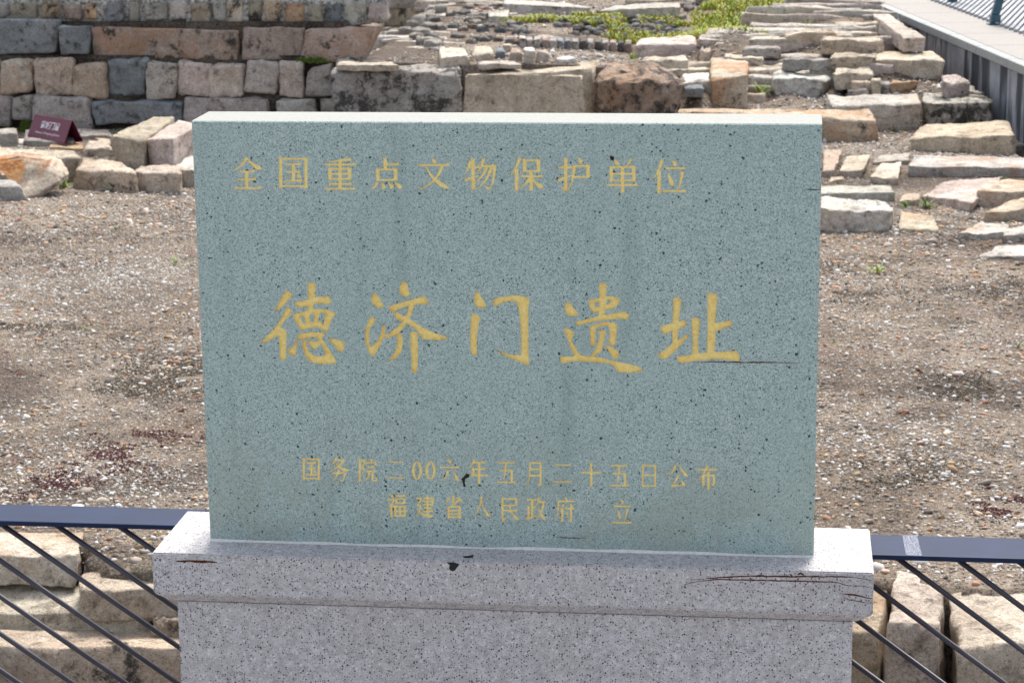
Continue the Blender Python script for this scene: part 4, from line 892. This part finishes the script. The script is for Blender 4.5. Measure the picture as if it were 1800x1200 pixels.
ribbon('rust_vein', [(1216, 1019), (1250, 1016), (1290, 1013), (1330, 1012), (1390, 1013), (1450, 1013), (1500, 1014), (1532, 1020)], 2.6, RUSTV, ped)
ribbon('rust_vein', [(1197, 1036), (1203, 1027), (1225, 1022), (1260, 1018), (1310, 1019), (1400, 1021), (1470, 1023), (1490, 1029), (1515, 1029), (1533, 1033)], 2.0, RUSTV, ped)
ribbon('rust_vein', [(1478, 1043), (1500, 1045), (1533, 1052)], 3.0, RUSTV, ped)
ribbon('rust_vein', [(1480, 1045), (1490, 1053), (1505, 1056), (1530, 1060)], 1.3, RUSTV, ped)
ribbon('rust_vein', [(1388, 1008), (1394, 1012)], 4, RUSTV, ped); ribbon('rust_vein', [(1402, 1009), (1408, 1007), (1414, 1011)], 6, RUSTV, ped)
ribbon('hairline_crack', [(280, 1018), (290, 1008), (302, 1003)], 1.2, RUSTV, ped)
def patch(nm, pts, mat, par, fn):
    o = link(nm, mesh(nm, [fn(a, b) for a, b in pts], [tuple(range(len(pts)))]), mat, par); o.location = -par.location; return o
fcap = lambda a, b: PV(a, b, (0, -Af - .0007, 0), Vector((0, 1, 0)))
ftop = lambda a, b: P(a, b, .0007)
fslab = lambda a, b: PV(a, b, (0, -.0007, 0), Vector((0, 1, 0)))
# ------------------------------------------------------------------ tablet with carved inscription
H, T_ = .8445, .135
tab = empty('memorial_tablet', (0, 0, 0)); tag(tab, 'upright green grey stone tablet with carved gilded Chinese inscription', 'stone tablet')
GL = {
 'quan': 'P 50 2 34 30 2 44;N 50 4 68 28 98 38;H 26 76 46;V 49 46 95;H 20 80 70;H 8 96 97',
 'guo': 'B 7 2 98;H 7 92 5;B 92 5 99;H 7 92 92;H 22 76 22;V 50 22 74;H 26 72 47;H 20 80 75;D 62 54 72 66',
 'zhong': 'T 84 4 14 13;V 50 8 96;H 2 98 21;B 18 34 68;H 18 80 34;B 80 34 68;H 18 80 50;H 18 80 66;H 14 86 82;H 3 98 97',
 'dian': 'V 45 0 36;H 48 88 20;B 22 36 70;H 22 78 36;B 78 36 70;H 22 78 68;P 20 76 14 90 2 98;D 34 78 42 96;D 56 77 68 94;D 74 76 96 94',
 'wen': 'D 42 0 54 14;H 2 98 21;P 76 22 62 75 4 98;N 26 24 40 70 98 94',
 'wu': 'P 20 8 14 32 2 48;V 28 0 98;H 14 48 28;T 2 68 46 54;P 60 0 54 30 40 46;H 52 92 24;P 94 20 94 80 76 97;T 78 97 64 88;P 70 26 58 60 30 80;P 84 28 72 72 40 96',
 'bao': 'P 28 0 18 30 0 52;V 18 32 99;B 42 6 42;H 42 84 8;B 84 8 42;H 42 84 40;H 30 98 56;V 62 42 98;P 60 58 46 84 26 92;N 64 58 76 82 99 90',
 'hu': 'V 24 0 92;H 2 44 28;T 0 66 46 50;T 26 96 10 86;D 62 0 72 16;H 46 94 24;B 93 24 58;H 48 94 56;P 50 24 50 70 26 99',
 'dan': 'D 22 2 36 18;P 78 0 72 10 62 20;B 14 24 66;H 14 86 24;B 86 24 66;H 14 86 44;H 14 86 64;H 0 99 78;V 50 24 99',
 'wei': 'P 26 0 18 34 0 56;V 17 32 99;D 56 4 68 18;H 36 96 26;D 42 40 58 78;P 88 36 82 70 74 92;H 28 98 94',
 'wu2': 'P 38 0 28 20 6 36;H 34 74 14;P 74 12 50 44 0 60;N 30 24 50 50 98 56;H 14 76 66;P 80 66 78 86 62 98;T 64 98 48 92;P 46 52 44 84 10 98',
 'yuan': 'B 8 4 99;H 8 34 8;P 34 8 30 28 20 36;P 22 36 42 58 18 64;D 64 0 72 12;P 42 16 42 24 38 30;H 42 96 18;P 96 18 92 26 86 30;H 50 86 36;H 40 96 54;P 58 56 56 84 34 98;B 76 56 92;H 76 98 94;T 98 94 96 78',
 'er': 'H 8 92 6;H 2 98 96',
 'ling': 'O',
 'liu': 'D 40 0 56 18;H 0 98 36;P 42 50 36 80 8 98;N 62 48 80 72 94 96',
 'nian': 'P 34 0 26 22 4 36;H 24 86 14;B 28 38 66;H 28 84 40;H 0 99 66;V 57 14 99',
 'wu5': 'H 6 90 6;P 48 6 44 60 34 94;H 14 78 42;B 76 42 94;H 0 98 96',
 'yue': 'P 24 6 24 80 4 98;H 24 88 6;B 88 6 94;T 88 98 68 92;H 24 86 32;H 24 86 58',
 'shi': 'H 0 99 42;V 50 0 99',
 'ri': 'B 8 2 99;H 8 92 6;B 92 6 99;H 8 92 48;H 8 92 94',
 'gong': 'P 40 2 30 30 2 56;N 56 0 70 30 98 50;P 54 44 40 76 24 88;T 20 92 82 88;D 66 66 82 94',
 'bu': 'H 2 98 18;P 52 0 38 40 2 64;B 32 42 84;H 32 84 42;B 84 42 80;T 84 84 70 78;V 57 26 99',
 'fu': 'D 20 0 32 12;H 4 40 22;P 40 22 26 46 2 64;V 24 42 99;D 30 46 40 56;H 44 98 6;B 50 20 40;H 50 90 20;B 90 20 40;H 50 90 38;B 44 52 98;H 44 94 52;B 94 52 98;H 44 94 74;H 44 94 94;V 69 52 94',
 'jian': 'H 4 32 14;P 30 14 20 40 6 48;H 8 28 46;P 28 46 26 80 2 96;N 8 60 36 96 98 92;H 42 92 14;B 90 14 42;H 36 99 28;H 42 92 42;H 44 88 56;H 40 94 70;V 64 0 84',
 'sheng': 'V 50 0 34;P 30 10 22 26 4 36;D 66 8 94 28;P 84 16 60 44 2 60;B 26 50 99;H 26 84 50;B 84 50 99;H 26 84 66;H 26 84 80;H 26 84 94',
 'ren': 'P 52 0 50 56 2 98;N 52 22 60 70 99 94',
 'min': 'B 8 4 92;H 8 84 6;B 84 6 34;H 8 84 34;H 8 90 56;T 6 98 40 84;P 46 34 50 60 60 76;N 54 50 66 86 98 94',
 'zheng': 'H 4 52 12;V 30 12 84;H 32 50 42;B 12 40 84;T 2 90 54 76;P 66 0 60 26 48 42;H 62 96 22;P 88 24 82 70 42 98;N 60 36 70 76 99 92',
 'fu3': 'D 48 0 60 12;H 12 98 16;P 14 16 16 70 0 98;P 42 26 36 46 24 58;V 34 44 98;H 48 98 46;V 82 26 94;T 82 98 66 92;D 54 58 64 72',
 'li': 'D 42 0 56 16;H 6 92 28;D 24 42 38 78;P 78 38 70 68 60 92;H 0 98 96',
}
def bez(p0, p1, p2, n=7):
    return [((1 - t)**2*p0[0] + 2*t*(1 - t)*p1[0] + t*t*p2[0], (1 - t)**2*p0[1] + 2*t*(1 - t)*p1[1] + t*t*p2[1]) for t in [i/n for i in range(n + 1)]]
def sweep(pts, ws):
    l, r = [], []
    for i, p in enumerate(pts):
        a = pts[max(0, i - 1)]; b = pts[min(len(pts) - 1, i + 1)]; dx_, dy_ = b[0] - a[0], b[1] - a[1]; q = math.hypot(dx_, dy_) or 1
        nx, ny = -dy_/q*ws[i]/2, dx_/q*ws[i]/2; l.append((p[0] + nx, p[1] + ny)); r.append((p[0] - nx, p[1] - ny))
    return l + r[::-1]
def glyph(code, th=5.2, tv=10.5):
    add, sub = [], []
    for st in GL[code].split(';'):
        a = st.split(); k = a[0]; v = [float(q) for q in a[1:]]
        if k == 'H':
            x0, x1, y_ = v; add.append([(x0, y_ - th/2), (x1 - 9, y_ - th/2), (x1 - 3, y_ - th/2 - 5), (x1 + 1.5, y_ + th/2), (x0, y_ + th/2)])
        elif k == 'V': x_, y0, y1 = v; add.append([(x_ - tv/2 - 3, y0 - 2), (x_ + tv/2, y0 + 2), (x_ + tv/2, y1), (x_ - tv/2, y1 + 2), (x_ - tv/2, y0 + 4)])
        elif k == 'B': x_, y0, y1 = v; add.append([(x_ - tv/2, y0 - 3), (x_ + tv/2, y0 - 3), (x_ + tv/2, y1), (x_ - tv/2, y1 + 1.5)])
        elif k == 'P': q = bez(v[0:2], v[2:4], v[4:6]); add.append(sweep(q, [tv*.95*(1 - .78*i/7) for i in range(8)]))
        elif k == 'N': q = bez(v[0:2], v[2:4], v[4:6]); add.append(sweep(q, [3.5, 5, 6.5, 8.5, 11, 13.5, 13, 4]))
        elif k == 'D': q = bez(v[0:2], ((v[0] + v[2])/2 + 2, (v[1] + v[3])/2 - 2), v[2:4], 5); add.append(sweep(q, [3, 6, 9, 12, 13, 8]))
        elif k == 'T': q = bez(v[0:2], ((v[0] + v[2])/2, (v[1] + v[3])/2), v[2:4], 4); add.append(sweep(q, [tv*.85, tv*.8, 6.5, 4.5, 2.5]))
        elif k == 'O':
            add.append([(50 + 50*math.cos(t*math.pi/12), 50 + 50*math.sin(t*math.pi/12)) for t in range(24)]); sub.append([(50 + 23*math.cos(t*math.pi/12), 50 + 42*math.sin(t*math.pi/12)) for t in range(24)])
    return add, sub
chars = []   # (name, adds, subs, depth) in photo pixels, projected on the tablet's face below
def small(code, x0, y0, x1, y1, th, tv):
    add, sub = glyph(code, th, tv); f = lambda p: (x0 + (x1 - x0)*p[0]/100, y0 + (y1 - y0)*p[1]/100)
    chars.append(([[f(p) for p in q] for q in add], [[f(p) for p in q] for q in sub], .0012))
for r in [('quan', 408, 276, 461, 333), ('guo', 490, 277, 542, 332), ('zhong', 570, 278, 626, 334), ('dian', 652, 278, 708, 335), ('wen', 735, 279, 791, 335), ('wu', 816, 279, 873, 335), ('bao', 898, 278, 956, 336), ('hu', 981, 278, 1038, 338), ('dan', 1067, 280, 1122, 339), ('wei', 1149, 281, 1207, 340)]: small(*r, 6.0, 11)
for r in [('guo', 532, 805, 563, 844), ('wu2', 579, 803, 614, 846), ('yuan', 630, 806, 663, 847), ('er', 679, 810, 712, 841), ('ling', 724, 811, 742, 843), ('ling', 748, 811, 766, 843), ('liu', 773, 807, 808, 847), ('nian', 822, 807, 858, 850), ('wu5', 873, 811, 908, 849), ('yue', 925, 811, 954, 854),
          ('er', 972, 815, 1006, 848), ('shi', 1022, 813, 1057, 855), ('wu5', 1072, 816, 1107, 855), ('ri', 1128, 816, 1154, 856), ('gong', 1173, 817, 1210, 857), ('bu', 1225, 818, 1261, 860),
          ('fu', 680, 869, 714, 909), ('jian', 730, 870, 764, 910), ('sheng', 780, 870, 814, 911), ('ren', 829, 872, 863, 911), ('min', 881, 874, 913, 915), ('zheng', 925, 873, 960, 916), ('fu3', 977, 874, 1010, 917), ('li', 1077, 878, 1111, 920)]: small(*r, 6.8, 12)
def bigc(ox, oy, s, adds, subs=()):
    f = lambda q: [(ox + q[i]/s, oy + q[i + 1]/s) for i in range(0, len(q), 2)]
    chars.append(([f(q) for q in adds], [f(q) for q in subs], .0048))
bigc(440, 480, 5, [
 [318,150,375,190,340,235,290,290,213,352,235,290,270,225],
 [325,295,370,325,345,375,300,425,265,475,310,500,322,510,318,560,318,755,290,765,258,755,262,650,248,560,240,545,180,590,95,622,92,610,150,550,210,490,265,410,300,345],
 [507,88,540,84,577,95,572,150,568,225,512,230,508,150], [380,258,440,250,560,215,680,203,710,235,708,272,655,278,640,265,560,272,500,295,415,305], [515,265,560,265,552,330,505,340],
 [370,360,440,350,505,325,600,313,680,322,755,355,710,420,680,520,640,505,600,478,540,480,450,508,400,430],
 [407,550,440,535,540,518,640,520,655,550,630,570,560,562,470,580,420,585], [430,590,412,640,392,735,350,715,325,682,370,650,395,605],
 [455,590,495,590,500,640,515,690,560,725,620,733,655,720,662,700,630,640,580,560,620,560,680,650,720,710,758,780,760,792,700,800,620,800,560,790,510,765,482,720,460,650],
 [510,585,545,600,635,605,600,645,565,677,530,645,515,620], [680,568,750,580,830,605,825,665,800,703,770,680,730,625]],
 [[440,382,470,380,490,440,465,445], [522,368,560,358,565,400,555,435,527,432], [610,352,640,350,665,360,650,410,640,462,625,430,595,425]])
bigc(440, 480, 5, [
 [1095,178,1120,190,1145,240,1175,290,1160,312,1110,300,1075,270,1065,225,1072,190], [1355,73,1380,90,1390,150,1410,185,1385,212,1330,195,1307,155,1315,115,1330,85],
 [1065,375,1105,410,1085,445,1055,480,1045,540,1048,600,1052,655,1110,610,1150,530,1160,480,1172,440,1190,480,1185,530,1165,590,1130,660,1078,742,1040,690,1015,620,1010,560,1015,490,1035,430],
 [1217,295,1290,270,1450,225,1525,198,1545,215,1565,260,1550,285,1510,272,1450,280,1350,300,1290,325,1240,350],
 [1270,335,1330,365,1400,400,1450,435,1520,480,1620,525,1720,560,1743,578,1650,590,1520,582,1490,530,1440,485,1370,440,1275,400],
 [1395,285,1450,275,1425,340,1400,400,1370,450,1330,505,1300,535,1240,565,1180,570,1165,555,1165,545,1210,540,1260,500,1330,440,1370,380],
 [1280,535,1320,535,1340,550,1342,620,1330,690,1290,745,1210,780,1208,772,1260,720,1285,660,1295,600,1290,560], [1402,520,1430,513,1472,525,1475,650,1472,780,1465,870,1440,875,1420,868,1418,760,1410,640]])
bigc(780, 480, 6.314, [
 [375,203,395,215,425,280,478,360,455,388,365,378,345,330,337,270,345,230], [330,445,400,485,408,510,390,560,375,660,368,760,372,910,320,915,300,850,295,700,300,600,305,480],
 [545,300,640,265,810,247,900,260,955,290,942,380,940,600,942,850,950,1028,900,1010,780,960,670,915,585,862,600,860,680,890,760,910,860,912,862,700,848,500,835,400,810,330,780,312,720,312,640,335,580,375,565,365]])
bigc(960, 480, 5, [
 [195,253,215,262,240,310,283,350,270,378,215,380,180,360,163,310,175,270], [170,480,245,515,232,575,220,590,250,640,300,720,245,720,205,630,185,560,153,495],
 [120,735,240,732,270,712,380,735,480,742,570,770,700,792,820,825,860,850,800,870,740,878,630,870,600,820,560,795,440,785,320,775,230,775,150,795,130,780],
 [467,90,500,90,535,97,528,200,520,300,517,380,457,390,472,300,470,200], [373,240,480,218,480,338,405,348,383,300], [515,206,570,203,620,215,655,240,610,310,515,327],
 [257,430,360,405,470,378,620,350,700,337,735,385,715,408,650,402,560,408,440,425,350,445,275,465],
 [385,470,440,450,520,430,600,435,628,455,618,540,610,645,550,622,562,540,555,480,540,463,480,470,440,485,435,560,430,640,395,650,390,560],
 [470,500,500,498,525,515,510,600,485,690,410,740,385,730,430,680,455,620,470,560], [510,632,560,640,640,690,635,740,615,765,590,750,555,690]],
 [[425,262,465,250,467,295,430,300], [533,238,555,232,568,250,550,272,532,280]])
bigc(960, 480, 5, [
 [1120,217,1150,215,1192,235,1180,330,1165,430,1165,500,1155,600,1110,630,1110,500,1115,400,1118,300], [1005,470,1110,440,1215,413,1238,440,1225,465,1165,495,1060,530,1045,545,1020,515],
 [980,715,1040,680,1110,620,1160,590,1250,535,1258,552,1200,615,1130,690,1050,762,1010,745], [1278,395,1310,390,1355,410,1345,500,1335,600,1345,725,1283,732,1290,600],
 [1420,172,1470,180,1508,200,1500,300,1485,430,1490,560,1480,710,1412,720,1420,500,1420,300], [1480,440,1560,430,1620,415,1637,440,1625,470,1550,490,1480,520],
 [1145,735,1280,718,1420,698,1560,690,1680,683,1705,735,1690,778,1620,765,1500,755,1380,765,1290,775,1200,793,1165,780]])
def s2(p):
    v = PV(p[0], p[1], (0, 0, 0), Vector((0, 1, 0))); return Vector((v.x, v.z))
BV = .0022; WX = .6
pts2 = [Vector((-WX + BV, BV)), Vector((WX - BV, BV)), Vector((WX - BV, H - BV)), Vector((-WX + BV, H - BV))]
edges2 = [(0, 1), (1, 2), (2, 3), (3, 0)]; polys2 = []
for ci, (add, sub, dep) in enumerate(chars):
    for kind_, polys in (('a', add), ('s', sub)):
        for q in polys:
            w2 = [s2(p) for p in q]; k0 = len(pts2); pts2 += w2; n_ = len(w2)
            edges2 += [(k0 + i, k0 + (i + 1) % n_) for i in range(n_)]; polys2.append((ci, kind_, np.array([v[:] for v in w2])))
rv, re_, rf, ov, oe, of = delaunay_2d_cdt(pts2, edges2, [], 0, 1e-6, False)
cen2 = np.array([[sum(rv[k].x for k in f)/len(f), sum(rv[k].y for k in f)/len(f)] for f in rf])
fown = np.full(len(rf), -1)
for ci, kind_, q in polys2:
    m_ = np.where((cen2[:, 0] > q[:, 0].min()) & (cen2[:, 0] < q[:, 0].max()) & (cen2[:, 1] > q[:, 1].min()) & (cen2[:, 1] < q[:, 1].max()))[0]
    x_, y_ = cen2[m_, 0], cen2[m_, 1]; wn = np.zeros(len(m_), int)
    for a, b in zip(q, np.roll(q, -1, 0)):
        side = (b[0] - a[0])*(y_ - a[1]) - (x_ - a[0])*(b[1] - a[1])
        wn += ((a[1] <= y_) & (b[1] > y_) & (side > 0)).astype(int) - ((a[1] > y_) & (b[1] <= y_) & (side < 0)).astype(int)
    fown[m_[wn != 0]] = ci if kind_ == 'a' else -1
fown = fown.tolist()
rv3 = [(v.x, 0, v.y) for v in rv]
front = [f for f, o in zip(rf, fown) if o < 0]
def ccw(f):   # face -Y: seen from -Y, x right, z up -> counter-clockwise
    a = sum(rv[f[i]].x*rv[f[(i + 1) % len(f)]].y - rv[f[(i + 1) % len(f)]].x*rv[f[i]].y for i in range(len(f))); return tuple(f) if a > 0 else tuple(reversed(f))
V = list(rv3); FF = [ccw(f) for f in front]; mi = [0]*len(FF)
k0 = len(V)
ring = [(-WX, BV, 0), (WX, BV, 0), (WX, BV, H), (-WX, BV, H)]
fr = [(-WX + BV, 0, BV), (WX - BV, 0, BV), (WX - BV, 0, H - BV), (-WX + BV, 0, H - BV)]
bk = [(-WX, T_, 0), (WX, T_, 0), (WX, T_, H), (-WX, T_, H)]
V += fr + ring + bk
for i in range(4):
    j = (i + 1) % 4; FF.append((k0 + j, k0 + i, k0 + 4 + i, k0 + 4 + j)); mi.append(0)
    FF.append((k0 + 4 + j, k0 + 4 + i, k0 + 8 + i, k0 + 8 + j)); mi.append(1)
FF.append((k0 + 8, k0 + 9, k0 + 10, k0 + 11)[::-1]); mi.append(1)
me = mesh('slab', V, FF); 
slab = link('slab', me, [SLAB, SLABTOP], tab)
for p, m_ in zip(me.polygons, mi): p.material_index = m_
bm = bmesh.new(); bm.from_mesh(me); 
bmesh.ops.delete(bm, geom=[v for v in bm.verts if not v.link_faces], context='VERTS'); bm.to_mesh(me); bm.free()
for ci, (add, sub, dep) in enumerate(chars):
    fs = [ccw(f) for f, o in zip(rf, fown) if o == ci]
    if not fs: continue
    mp = {}; vv = []
    def vi(i, deep):
        if (i, deep) not in mp: mp[(i, deep)] = len(vv); vv.append((rv[i].x, dep if deep else 0., rv[i].y))
        return mp[(i, deep)]
    cnt = {}
    for f in fs:
        for i in range(len(f)): e = (f[i], f[(i + 1) % len(f)]); cnt[e] = 1
    ff = [tuple(vi(i, True) for i in f) for f in fs]
    for (a, b) in cnt:
        if (b, a) not in cnt: ff.append((vi(a, True), vi(b, True), vi(b, False), vi(a, False)))
    cx = sum(v[0] for v in vv)/len(vv); cz = sum(v[2] for v in vv)/len(vv)
    o = link('carved_character', mesh('carved_character', [(v[0] - cx, v[1], v[2] - cz) for v in vv], ff), GOLD, tab); o.location = (cx, 0, cz)
# scratches and chips on the tablet
ribbon('crack', [(1217, 637), (1260, 636), (1300, 637), (1345, 637), (1404, 638)], 1.8, RUSTV, tab, 'slab')
ribbon('crack', [(1414, 333), (1430, 334), (1444, 334)], 1.5, BLK, tab, 'slab')
ribbon('crack', [(975, 944), (1000, 945), (1030, 945)], 1.3, RUSTV, tab, 'slab')
patch('chip', [(820, 832), (826, 834), (824, 839), (818, 841), (817, 848), (819, 856), (815, 855), (813, 846), (811, 842), (815, 838)], BLK, tab, fslab)
patch('chip', [(1072, 274), (1080, 276), (1079, 283), (1073, 281)], BLK, tab, fslab)
patch('chip', [(813, 977), (826, 976), (833, 974), (832, 979), (824, 980), (816, 980)], BLK, ped, ftop)
patch('chip', [(785, 988), (797, 988), (808, 991), (804, 996), (800, 1002), (795, 1004), (789, 999), (791, 993)], BLK, ped, fcap)
# rails
for (x0, x1, yb, yf, bars, lab, zr_) in ((-4.2, -La + .02, RBL, RFL, [-390, -292, -194, -98, 0, 98, 210, 320], 'navy steel railing with slanting rods left of the pedestal', zr), (Ra - .02, 4.6, RB, RF, [1463, 1577, 1683, 1790, 1897, 2004], 'navy steel railing with slanting rods and a whitish tape mark, right of the pedestal', zr)):
    r = empty('railing', ((x0 + x1)/2, (yb + yf)/2, -.99)); tag(r, lab, 'railing', 'steel railings either side of the pedestal')
    box('top_rail', (x0, yf, zr_ - .011), (x1, yb, zr_), STEEL, r, bev=.003)
    yc = yf + .02; nn = Vector((0, 1, 0)); oo = Vector((0, yc, 0))
    zb = -.86
    box('bottom_rail', (x0, yc - .02, zb - .03), (x1, yc + .02, zb), STEEL, r, bev=.003)
    for xx in ((x0 + .9, x0 + 2.6) if x0 < 0 else (x1 - .9, x1 - 2.6)):
        box('post', (xx - .02, yc - .02 + .045, -1.0), (xx + .02, yc + .02 + .045, zr_ - .012), STEEL, r, bev=.003)
    ysl = 921 if x0 < 0 else 978; sl_ = .69 if x0 < 0 else .74
    tops = [PV(b, ysl + (b - (100 if x0 < 0 else 1650))*.035, oo, nn) for b in bars]
    dirv = PV(bars[2] + 100, ysl + 100*sl_, oo, nn) - PV(bars[2], ysl, oo, nn); dirv.normalize()
    step = abs(tops[1].x - tops[0].x)
    xlist = [t.x for t in tops]
    if x0 < 0:
        while xlist[0] - step > x0 - 1.6: xlist.insert(0, xlist[0] - step)
    else:
        while xlist[-1] + step < x1: xlist.append(xlist[-1] + step)
        for k_ in range(9): xlist.insert(0, xlist[0] - step)
    ztop = zr_ - .012
    for tx_ in xlist:
        a = Vector((tx_, yc, ztop)); t1 = (zb - ztop)/dirv.z; b = a + dirv*t1
        if x0 < 0 and a.x < x0:
            if b.x <= x0: continue
            a = a + dirv*((x0 - a.x)/dirv.x)
        if x0 > 0 and a.x < PRx + .004:
            if b.x <= PRx + .004: continue
            a = a + dirv*((PRx + .004 - a.x)/dirv.x)
        lim = -PLx - .004 if x0 < 0 else x1
        if b.x > lim: b = a + dirv*((lim - a.x)/dirv.x)
        if (b - a).length < .05: continue
        L_ = (b - a).length; bm = bmesh.new(); bmesh.ops.create_cone(bm, segments=14, radius1=.0055, radius2=.0055, depth=L_, cap_ends=True)
        me = bpy.data.meshes.new('rod'); bm.to_mesh(me); bm.free(); me.shade_smooth()
        o = link('rod', me, BAR, r); o.location = (a + b)/2 - r.location; o.rotation_euler = (b - a).to_track_quat('Z', 'Y').to_euler()
    if x0 > 0:
        m = NM('tape_residue', .6, .3); n_ = m.noise(330, 5, .8); m.col((.42, .45, .54)); tr_ = m.ramp(n_, .40, .66); m.L(tr_, m.b.inputs['Alpha'])
        a = P(1588, 942, zr_); b = P(1615, 942, zr_)
        q = link('tape_residue', mesh('tape_residue', [(a.x, yf + .001, zr_ + .0006), (b.x, yf + .001, zr_ + .0006), (b.x - .003, yb - .002, zr_ + .0006), (a.x - .002, yb - .002, zr_ + .0006)], [(0, 1, 2, 3)]), m.m, r); q.location = -r.location
